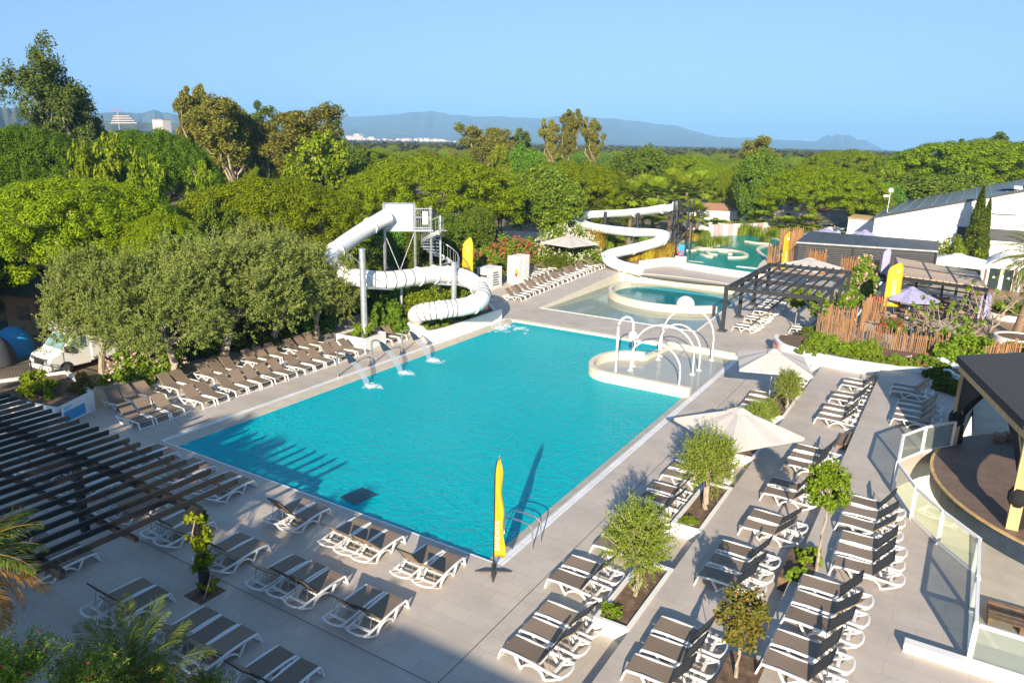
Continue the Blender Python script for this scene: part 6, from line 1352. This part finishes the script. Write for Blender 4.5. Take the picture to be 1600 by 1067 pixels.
for i, (x, y, z, rx, h, lm, lab) in enumerate(((925, 397, .8, 1.3, 4.2, 'bamb', 'golden bamboo clump left of the open slide'), (946, 392, .8, 1.0, 3.4, 'grass', 'green bamboo clump inside the open slide loop'), (962, 388, .8, 1.2, 3.0, 'grass', 'green bamboo behind the lower slide bend'), (1003, 385, .8, 1.2, 3.8, 'fresh', 'green bamboo right of the black column'), (985, 408, .8, 1.0, 1.8, 'bamb', 'golden grass at the lower bend, left'), (1005, 408, .8, 1.2, 2.3, 'bamb', 'golden grass in the middle of the slide bed'), (1025, 408, .8, 1.2, 2.2, 'bamb', 'golden grass beside the stair tower'), (1040, 405, .8, .8, 2.8, 'bamb', 'golden bamboo hugging the stair tower'), (972, 404, .8, .5, 2.2, 'grass', 'slim green grass in the lower bend'))):
    q = at(x, y, z); reeds(lab, q, (rx, rx*.8), h*.72, 260, lm, 200+i, GG, .035)
for i, (x, y, rx, h, lm, lab) in enumerate(((1104, 386, 1.3, 2.2, 'grass', 'tall reeds on the lagoon island, left'), (1125, 383, 1.6, 2.4, 'grass', 'dense reeds on the lagoon island, right'), (1080, 377, 1.0, 2.0, 'bamb', 'golden reeds at the lagoon left bank'), (1096, 372, 1.2, 2.4, 'grass', 'green reeds at the lagoon left bank'), (1194, 379, .7, 1.8, 'grass', 'single reed tuft in the right of the lagoon'), (1170, 366, .6, 2.0, 'grass', 'reed tuft before the pink panels'), (1212, 372, 1.0, 2.4, 'fresh', 'reed clump at the lagoon right end'), (1145, 352, 1.4, 4.2, 'bamb', 'golden bamboo behind the panels, left'), (1158, 350, 1.2, 4.6, 'grass', 'green bamboo behind the panels'), (1182, 352, 1.6, 4.0, 'grass', 'low bamboo behind the pink panels, middle'), (1210, 354, 1.5, 3.6, 'bamb', 'golden bamboo behind the panels, right'), (1248, 360, 1.5, 4.0, 'grass', 'bamboo clump behind the dark bar corner'))):
    q = at(x, y, LZ) if y > 365 else P(x, y+10, 107); q.z = LZ if y > 365 else .7; reeds(lab, q, (rx, rx*.8), h*.55, 190, lm, 230+i, 'reeds and bamboo around the lagoon', .035)
# oleander hedges, flowering bushes, slide greenery
q = P(800, 420, 74); bush('oleander_hedge', 'long red flowering oleander hedge behind the white cabinets', 'hedge', (q.x-.6, q.y+.6, 0), (2.2, 5.6, 3.0), 'fresh', 220, 120, .11, None, 301, 'flower', 700, 1.9, .12)
q = P(750, 428, 68); bush('oleander_hedge', 'near end of the red oleander hedge beside the yellow banner', 'hedge', (q.x, q.y, 0), (1.6, 2.4, 2.7), 'fresh', 110, 110, .11, None, 302, 'flower', 230, 1.9, .12)
q = P(885, 392, 78); bush('white_oleander', 'white flowering bush behind the rear parasol', 'shrub', (q.x, q.y, .6), (3.6, 3.4, 3.3), 'fresh', 160, 110, .12, None, 303, 'floww', 650, 1.9, .13)
q = at(190, 585); bush('rose_bush', 'peach flowering bush behind the left loungers', 'shrub', (-37.5, 22.6, 0), (1.7, 2.2, 1.6), 'fresh', 90, 80, .13, None, 304, 'flowerp', 170, 1.6, .11)
bush('shrub', 'yellowish shrub growing in the sign planter', 'shrub', (-36.6, 16.4, .82), (1.1, .8, 1.0), 'lime', 60, 40, .10, None, 305); bush('shrub', 'low shrub at the right corner of the sign planter', 'shrub', (-35.6, 17.9, .82), (.6, .5, .7), 'rust', 36, 40, .09, None, 306)
bush('shrub', 'leafy plants at the foot of the steel column in the box planter', 'shrub', (-32.1, 34.1, .66), (.7, .7, .7), 'fresh', 36, 40, .10, None, 307)
GZ = 'greenery inside the curved slide planter'
for i, (x, y, rx, ry, rz_, lm, lab) in enumerate(((-31.8, 40.2, 1.6, 1.8, 2.4, 'lime', 'yellow green bush under the tube slide loop, near'), (-31.3, 43.2, 1.5, 1.6, 2.4, 'lime', 'yellow green bush under the tube slide loop, far'), (-30.3, 39.2, 1.0, 1.3, .6, 'fresh', 'low plants at the near rim of the curved planter'), (-29.8, 42.3, .7, 1.4, .5, 'lime', 'low plants at the pool side of the curved planter'))):
    bush('shrub', lab, 'shrub', (x, y, .68), (rx, ry, rz_), lm, 120, 110, .085, GZ, 310+i)
for i, (px, y, D, rx, rz_, lab) in enumerate(((640, 425, 55, 2.6, 2.0, 'dark bushes at the foot of the slide tower, left'), (690, 415, 60, 2.6, 2.6, 'dark bushes right of the spiral stair'), (606, 470, 50, 1.2, 2.0, 'broad leaved shrub behind the steel column'), (575, 440, 56, 2.8, 2.8, 'dark bushes left of the slide tower'), (715, 435, 60, 1.6, 2.4, 'spiky green plant by the yellow banner'), (470, 470, 52, 2.2, 2.0, 'dark bushes under the olive crowns, right'), (395, 500, 49, 2.0, 1.6, 'dark bushes under the olive crowns, middle'), (300, 520, 48, 2.0, 1.5, 'dark bushes under the olive crowns, left'), (870, 405, 74, 2.0, 1.5, 'dark shrubs under the rear parasol'))):
    q = P(px, y, D); bush('shrub', lab, 'shrub', (q.x, q.y, 0), (rx, rx, rz_), 'broad', 130, 110, .11, 'dark bushes between the trees', 330+i)
# ivy on the pergola post
rng = np.random.default_rng(350); cs = np.stack([rng.normal(size=40)*.13-17.3, rng.normal(size=40)*.13+11.35, rng.choice([.35, 1.0, 1.1, 1.7, 1.9, 2.5], 40)+rng.normal(size=40)*.12], 1)
o = root('ivy', 'light green climber winding around the front pergola post', 'climber', (-17.3, 11.35, 0)); quads('leaves', leafcloud(rng, cs-np.array([-17.3, 11.35, 0]), np.full(40, .16), 34, .09, .3, .3, 1.6), M['lime'], o)
MB().tube(smoothpath([(-17.15, 11.2, 0), (-17.1, 11.45, .8), (-17.45, 11.2, 1.6), (-17.2, 11.2, 2.5)], 4), .02, 6).build('stem', M['barkl'], o, True)
# foreground planting bottom left, close to the camera
def near(px, py, D): return P(px, py, D)
for i, (px, py, D, rx, rz_, lab) in enumerate(((20, 1045, 9.5, .55, .5, 'flowering shrub at the bottom left corner'), (130, 1062, 9.5, .55, .45, 'flowering shrub at the bottom, left of the palm fronds'), (235, 1072, 9.8, .5, .42, 'flowering shrub at the bottom edge among palm fronds'), (320, 1085, 10, .45, .36, 'right end of the flowering shrub at the bottom'))):
    rx *= 1.5; rz_ *= 1.5; q = near(px, py, D*1.5); o = loc_(root('bougainvillea', lab, 'shrub', q, 0, 'flowering shrubs at the bottom left')); rr = np.random.default_rng(360+i); V = []; m = MB(); fl2 = []
    for k in range(135):
        d_ = rr.normal(size=3); d_[2] = abs(d_[2])*.8+.15; d_ /= np.linalg.norm(d_); L = rr.uniform(.55, 1.15); e = d_*np.array([rx, rx, rz_])*L; st0 = -d_*np.array([.1, .1, .2])+np.array([0, 0, -.35])
        m.tube([Vector(st0), Vector((st0+e)*.5+rr.normal(size=3)*.03), Vector(e)], [.008, .005, .002], 4)
        for j in range(44):
            t_ = rr.uniform(.35, 1.0); p = st0+(e-st0)*t_+rr.normal(size=3)*.03; l_ = rr.normal(size=3)+d_*.5; l_ /= np.linalg.norm(l_); l_ *= rr.uniform(.04, .075); sd = np.cross(l_, rr.normal(size=3)); sd /= np.linalg.norm(sd); sd *= .016
            V += [p, p+l_*.5-sd, p+l_, p+l_*.5+sd]
        if k % 6 == 0: fl2.append(e)
    quads('foliage', np.array(V), M['fresh'], o); quads('blossom', leafcloud(rr, np.array(fl2), np.full(len(fl2), .03), 16, .022, .5, .2, 1.2), M['flower'], o); m.build('stems', M['barkl'], o, True, False)
    MB().tube([(0, 0, -q.z), (.1, 0, -.3)], [.09, .04], 7).build('main_stem', M['bark'], o, True, False)
rng = np.random.default_rng(370); q = near(200, 1072, 15.0); o = loc_(root('young_palm', 'young date palm with upright fronds at the bottom edge', 'palm', (q.x, q.y, 0))); Vs = []; m = MB()
for k in range(22):
    V, pts = frond(rng, k*2.4, rng.uniform(1.5, 2.25), R(86)-R(62)*k/22, R(45), 46, .42, .024, .1); Vs.append(V+np.array([0, 0, q.z-.1])); m.tube([Vector(p)+Vector((0, 0, q.z-.1)) for p in pts], [.016*(1-i/16) for i in range(15)], 5)
quads('crown', np.concatenate(Vs), M['palm'], o); m.build('frond_stems', M['fan'], o, True, False); MB().tube([(0, 0, 0), (0, 0, q.z)], [.2, .14], 9).build('trunk', M['woodd'], o, True, False)
q = near(-60, 880, 18.5); o = loc_(root('tall_palm', 'palm with dry hanging fronds reaching in from the left edge', 'palm', (q.x, q.y, 0))); 
c0 = np.array([0, 0, q.z]); sets = {'palm': [], 'dry': []}; m = MB()
for k in range(30):
    el = R(60)-R(110)*k/30; V, pts = frond(rng, k*2.4, rng.uniform(1.7, 2.3), el, R(75), 56, .5, .028, .4); sets['dry' if el < R(5) else 'palm'].append(V+c0); m.tube([Vector(p+c0) for p in pts], [.02*(1-i/16) for i in range(15)], 5)
quads('crown', np.concatenate(sets['palm']), M['palm'], o); quads('dry_fronds', np.concatenate(sets['dry']), M['dry'], o); m.build('frond_stems', M['dry'], o, True, False); MB().tube([(0, 0, 0), (0, 0, q.z)], [.25, .2], 10).build('trunk', M['woodd'], o, True, False)
# middle distance canopy: individual trees
rnd = random.Random(5)
LABS = {'pine': 'umbrella pine crown in the green canopy beyond the pools', 'bro': 'dark broadleaf crown in the green canopy beyond the pools', 'e3': 'bronze eucalyptus crown in the green canopy beyond the pools', 'pop': 'pale broadleaf crown in the green canopy beyond the pools'}
used = []
cnt = 0
for _ in range(3000):
    px = rnd.uniform(-60, 1660); D = 95*math.exp(rnd.random()*1.55)
    if D < 150 and 900 < px < 1330: continue
    if D < 128 and px <= 900: continue
    if D < 175 and px > 1180: continue
    t = P(px, 300, D)
    if any((t.x-u[0])**2+(t.y-u[1])**2 < (6.6+D*.014)**2 for u in used): continue
    used.append((t.x, t.y)); cnt += 1
    k = rnd.choices(['pine', 'bro', 'e3', 'pop'], [.80, .08, .05, .07])[0]
    if k == 'pine':
        kk = 'pine%d' % rnd.randrange(3); s = rnd.uniform(.7, 1.05); sz = rnd.uniform(.85, 1.05)
    elif k == 'e3': kk = 'e3'; s = rnd.uniform(.6, .8); sz = rnd.uniform(.55, .68)
    else: kk = k; s = rnd.uniform(.8, 1.2); sz = rnd.uniform(.9, 1.1)
    put(kk, None, (t.x, t.y, 0), (s, s, sz), rnd.random()*6, LABS[k], {'pine': 'canopy umbrella pines', 'bro': 'canopy dark broadleaf trees', 'e3': 'canopy eucalyptus trees', 'pop': 'canopy pale broadleaf trees'}[k])
    if cnt >= 230: break
print('canopy trees', cnt)
# far wood as one mass
rng = np.random.default_rng(400); n = 9000
D = 420*np.exp(rng.random(n)*2.3); pxs = rng.uniform(-150, 1750, n)
cs = []; rs = []
for d_, x in zip(D, pxs):
    t = P(x, 300, d_); r_ = rng.uniform(3, 5.5)*(1+d_/3500); cs.append((t.x, t.y, rng.uniform(4.0, 7.5))); rs.append((r_, r_, r_*.6))
o = quads('far_wood', leafcloud(rng, cs, rs, 16, 3.2, .5, .6, 1.4, .4), M['farwood']); setp(o, 'hazy dark green wood covering the plain towards the mountains', 'wood', None, 'stuff')
# ================================================================== FAR LAND
def ridge(name, pts, D, seed, deep=.35, base=0, nse=.035):
    rng = np.random.default_rng(seed); n = 160; xs = np.interp(np.linspace(0, 1, n), np.linspace(0, 1, len(pts)), [p[0] for p in pts]); ys = np.interp(xs, [p[0] for p in pts], [p[1] for p in pts])
    rows = 26; m = MB(); vs = []
    ph = rng.random(8)*6.28
    for j in range(rows):
        s = -1+2*j/(rows-1)
        for i in range(n):
            t = P(xs[i], ys[i]+.3*math.sin(i*.9+ph[0])+.22*math.sin(i*2.3+ph[1]), D); dv_ = Vector((t.x, t.y, 0)); u = dv_/D
            hgt = max(t.z-base, 1)*max(0, 1-abs(s)**(1.2+.25*math.sin(i*.21+ph[2])))
            hgt *= 1+(nse*4)*math.sin(i*.55+3*s+ph[3])*math.sin(i*.23-5*s+ph[4])*min(1, abs(s)*3)
            q = dv_+u*(s*D*deep*(1 if s < 0 else .6)); vs.append((q.x, q.y, base+hgt))
    fs = [(j*n+i, j*n+i+1, (j+1)*n+i+1, (j+1)*n+i) for j in range(rows-1) for i in range(n-1)]
    return struct(m.add(vs, fs).build(name, M['ridge'], None, True))
ridge('mountains', [(400, 192), (440, 186), (480, 181), (520, 180), (560, 181.5), (600, 181), (640, 177), (660, 174.5), (676, 172.5), (690, 175), (705, 178.5), (740, 182), (780, 183), (820, 184), (850, 183.5), (870, 180.5), (890, 181.5), (930, 184), (960, 185), (985, 188), (1020, 192), (1060, 197), (1090, 207), (1120, 214), (1150, 216), (1175, 214), (1200, 217), (1260, 221), (1300, 224), (1350, 230)], 7000, 1)
ridge('foothills', [(380, 205), (440, 194), (490, 190), (530, 194), (580, 203), (640, 210), (720, 214), (800, 214), (900, 216), (1000, 222), (1050, 226)], 5000, 2, .22)
ridge('rocky_massif', [(1235, 232), (1262, 223), (1280, 218), (1292, 211), (1302, 212), (1312, 210), (1326, 211), (1335, 216), (1350, 219), (1362, 224), (1385, 236)], 7600, 3, .12, 0, .09)
ridge('left_hills', [(130, 182), (170, 174), (215, 177), (240, 172), (262, 176), (300, 186), (360, 190), (420, 192)], 4300, 4, .25, 0, .012)
ridge('near_left_hill', [(-160, 170), (-60, 165), (0, 166), (30, 170), (60, 178), (100, 184), (150, 188), (220, 190), (290, 194), (360, 204)], 1600, 5, .3)
ridge('coast_hills', [(1050, 226), (1150, 224), (1250, 227), (1340, 231), (1400, 236), (1480, 239)], 5400, 6, .12)
# town
ridge('town_rise', [(480, 226), (530, 219), (570, 216), (620, 216), (680, 219), (740, 222), (800, 226)], 3700, 7, .16)
rnd = random.Random(9); proto = None
def townhouse(x, y, D, w_, h, d_, lab, grp, rz=0.0):
    q = P(x, y, D); o = loc_(root('far_building', lab, 'building', (q.x, q.y, q.z-h), rz, grp))
    MB().box((-w_/2, -d_/2, -15), (w_/2, d_/2, h)).build('wall', M['town1'], o)
    MB().box((-w_/2-.4, -d_/2-.4, h+.02), (w_/2+.4, d_/2+.4, h+1.2)).build('roof', M['town2'], o)
    return o
tp_ = None
for i in range(110):
    x = 546+rnd.random()**1.25*225; y = 213.2+(x-546)*.034+rnd.uniform(-1.2, 4.2); D = rnd.uniform(3150, 3420); q = P(x, y, D)
    if tp_ is None: o = tp_ = townhouse(x, y, D, 24, 14, 18, 'x', 'x')
    else: o = copy_tree(tp_)
    o.location = (q.x, q.y, q.z-14); s = rnd.uniform(.5, 1.15); o.scale = (s*rnd.uniform(.7, 1.5), s, s*rnd.uniform(.7, 1.2)); o.rotation_euler.z = rnd.uniform(-.3, .9)
    o['label'] = 'tiny pale building in the hazy town below the mountains'; o['group'] = 'buildings of the far town'
o = townhouse(560, 209.5, 3350, 34, 26, 26, 'largest block rising over the far town, left part', 'tall blocks of the far town'); o = townhouse(735, 216, 3300, 30, 14, 20, 'long pale block at the right end of the far town', 'tall blocks of the far town')
for i in range(26):
    x = rnd.uniform(1040, 1420); D = rnd.uniform(2600, 3600); q = P(x, 233+(x-1040)*.012+rnd.uniform(-2, 1), D); o = copy_tree(tp_); o.location = (q.x, q.y, max(-4, q.z-14)); s = rnd.uniform(.5, 1.0); o.scale = (s*1.6, s, s*.8); o['label'] = 'tiny white building on the wooded plain at right'; o['group'] = 'buildings on the far plain'
ho = root('terraced_block', 'white terraced hillside building below the crane at left', 'building', tuple(P(192, 186, 1300)))
q = P(192, 186, 1300); dd = (P(220, 186, 1300)-q).normalized(); nn = Vector((-dd.y, dd.x, 0))
for k in range(4):
    a = q-dd*(17-1.5*k)+Vector((0, 0, -6+3.3*k)); b_ = q+dd*(18-3*k)+Vector((0, 0, -6+3.3*k)); MB().bar(a, b_, 18, 1.5).build('balcony_slab', M['town1'], ho); MB().bar(a+Vector((0, 0, 1.6)), b_+Vector((0, 0, 1.6)), 16, 1.6).build('window_band', M['anth'], ho)
MB().bar(q-dd*20+Vector((0, 0, -40)), q-dd*20+Vector((0, 0, -7)), 30, 30).build('base', M['town1'], ho) if False else None
cr = root('tower_crane', 'red and white tower crane over the terraced building', 'crane', tuple(P(184, 180, 1250)))
q = P(184, 180, 1250)
MB().bar((q.x, q.y, q.z-25), (q.x, q.y, q.z+6), .7, .7).build('mast', M['town1'], cr); MB().bar(q-dd*8+Vector((0, 0, 6.4)), q+dd*5+Vector((0, 0, 6.4)), .9, .9).build('jib', M['red'], cr)
o = townhouse(252, 188, 1300, 26, 6, 14, 'low white villa right of the terraced building', 'hillside villas')
# ================================================================== what stands behind the camera and throws the front shade
for i, (x, y, k, s, sz, lab) in enumerate(((-20.5, -5.0, 'e2', .62, .55, 'airy tree shading the front left deck'), (-16.2, -7.5, 'e4', .62, .60, 'second airy tree shading the front deck'), (-12.2, -10.5, 'e3', .5, .62, 'third airy tree shading the front deck'), (-26.5, -4, 'e4', .75, .56, 'fourth airy tree shading the pergola side'), (-5.2, -5.8, 'e2', .6, .46, 'fifth airy tree shading the pool front edge'), (-31, -3, 'e2', .7, .5, 'sixth airy tree shading the pergola left end'), (-9.6, -8, 'e3', .45, .54, 'seventh airy tree shading the front deck'), (-24, -7, 'e3', .55, .62, 'eighth airy tree shading the pool left corner'), (-14.2, -4.8, 'e4', .6, .46, 'ninth airy tree shading the front deck'), (-8.0, -4.4, 'e4', .5, .40, 'tenth airy tree shading the front deck'), (-18.5, -9.5, 'e3', .5, .68, 'eleventh airy tree shading the pool left corner'), (-22.5, -3, 'e4', .6, .44, 'twelfth airy tree shading the front deck'))):
    put(k, None, (x, y, 0), (s, s, sz), i*1.3, lab, 'trees shading the front deck')
for x, y, s, sz, lab in ((-46.5, 12.0, .7, .85, 'broadleaf tree added to shade the tents at the left edge'), (-52, 16.0, .8, .9, 'second added off-frame broadleaf tree added to shade the tents at the left edge')):  # trees out of view, added to put the tents in shade
    put('bro', None, (x, y, 0), (s, s, sz), x, lab, 'added trees shading the tents')
o = root('front_block', 'white resort block whose roof edge shades the lower terraces', 'building', (4, -14, 0))
MB().box((-3.0, -20, 0), (17, -8.2, 8.3)).build('wall', M['rendw'], o); MB().box((-3.2, -20.2, 8.303), (17.2, -8.0, 8.6)).build('roof', M['anth'], o)
# ================================================================== haze
hz_ = MB().box((-14000, -800, -1.2), (9000, 13000, 345)); ho_ = hz_.build('haze', M['white']); ho_['kind'] = 'stuff'
hm = bpy.data.materials.new('haze'); hm.use_nodes = True; n = hm.node_tree
for x in list(n.nodes): n.nodes.remove(x)
ou = n.nodes.new('ShaderNodeOutputMaterial'); pv_ = n.nodes.new('ShaderNodeVolumePrincipled'); pv_.inputs['Color'].default_value = (.31, .62, 1, 1); pv_.inputs['Density'].default_value = 2.0e-4; pv_.inputs['Anisotropy'].default_value = -.1
n.links.new(pv_.outputs[0], ou.inputs['Volume']); ho_.data.materials.clear(); ho_.data.materials.append(hm)
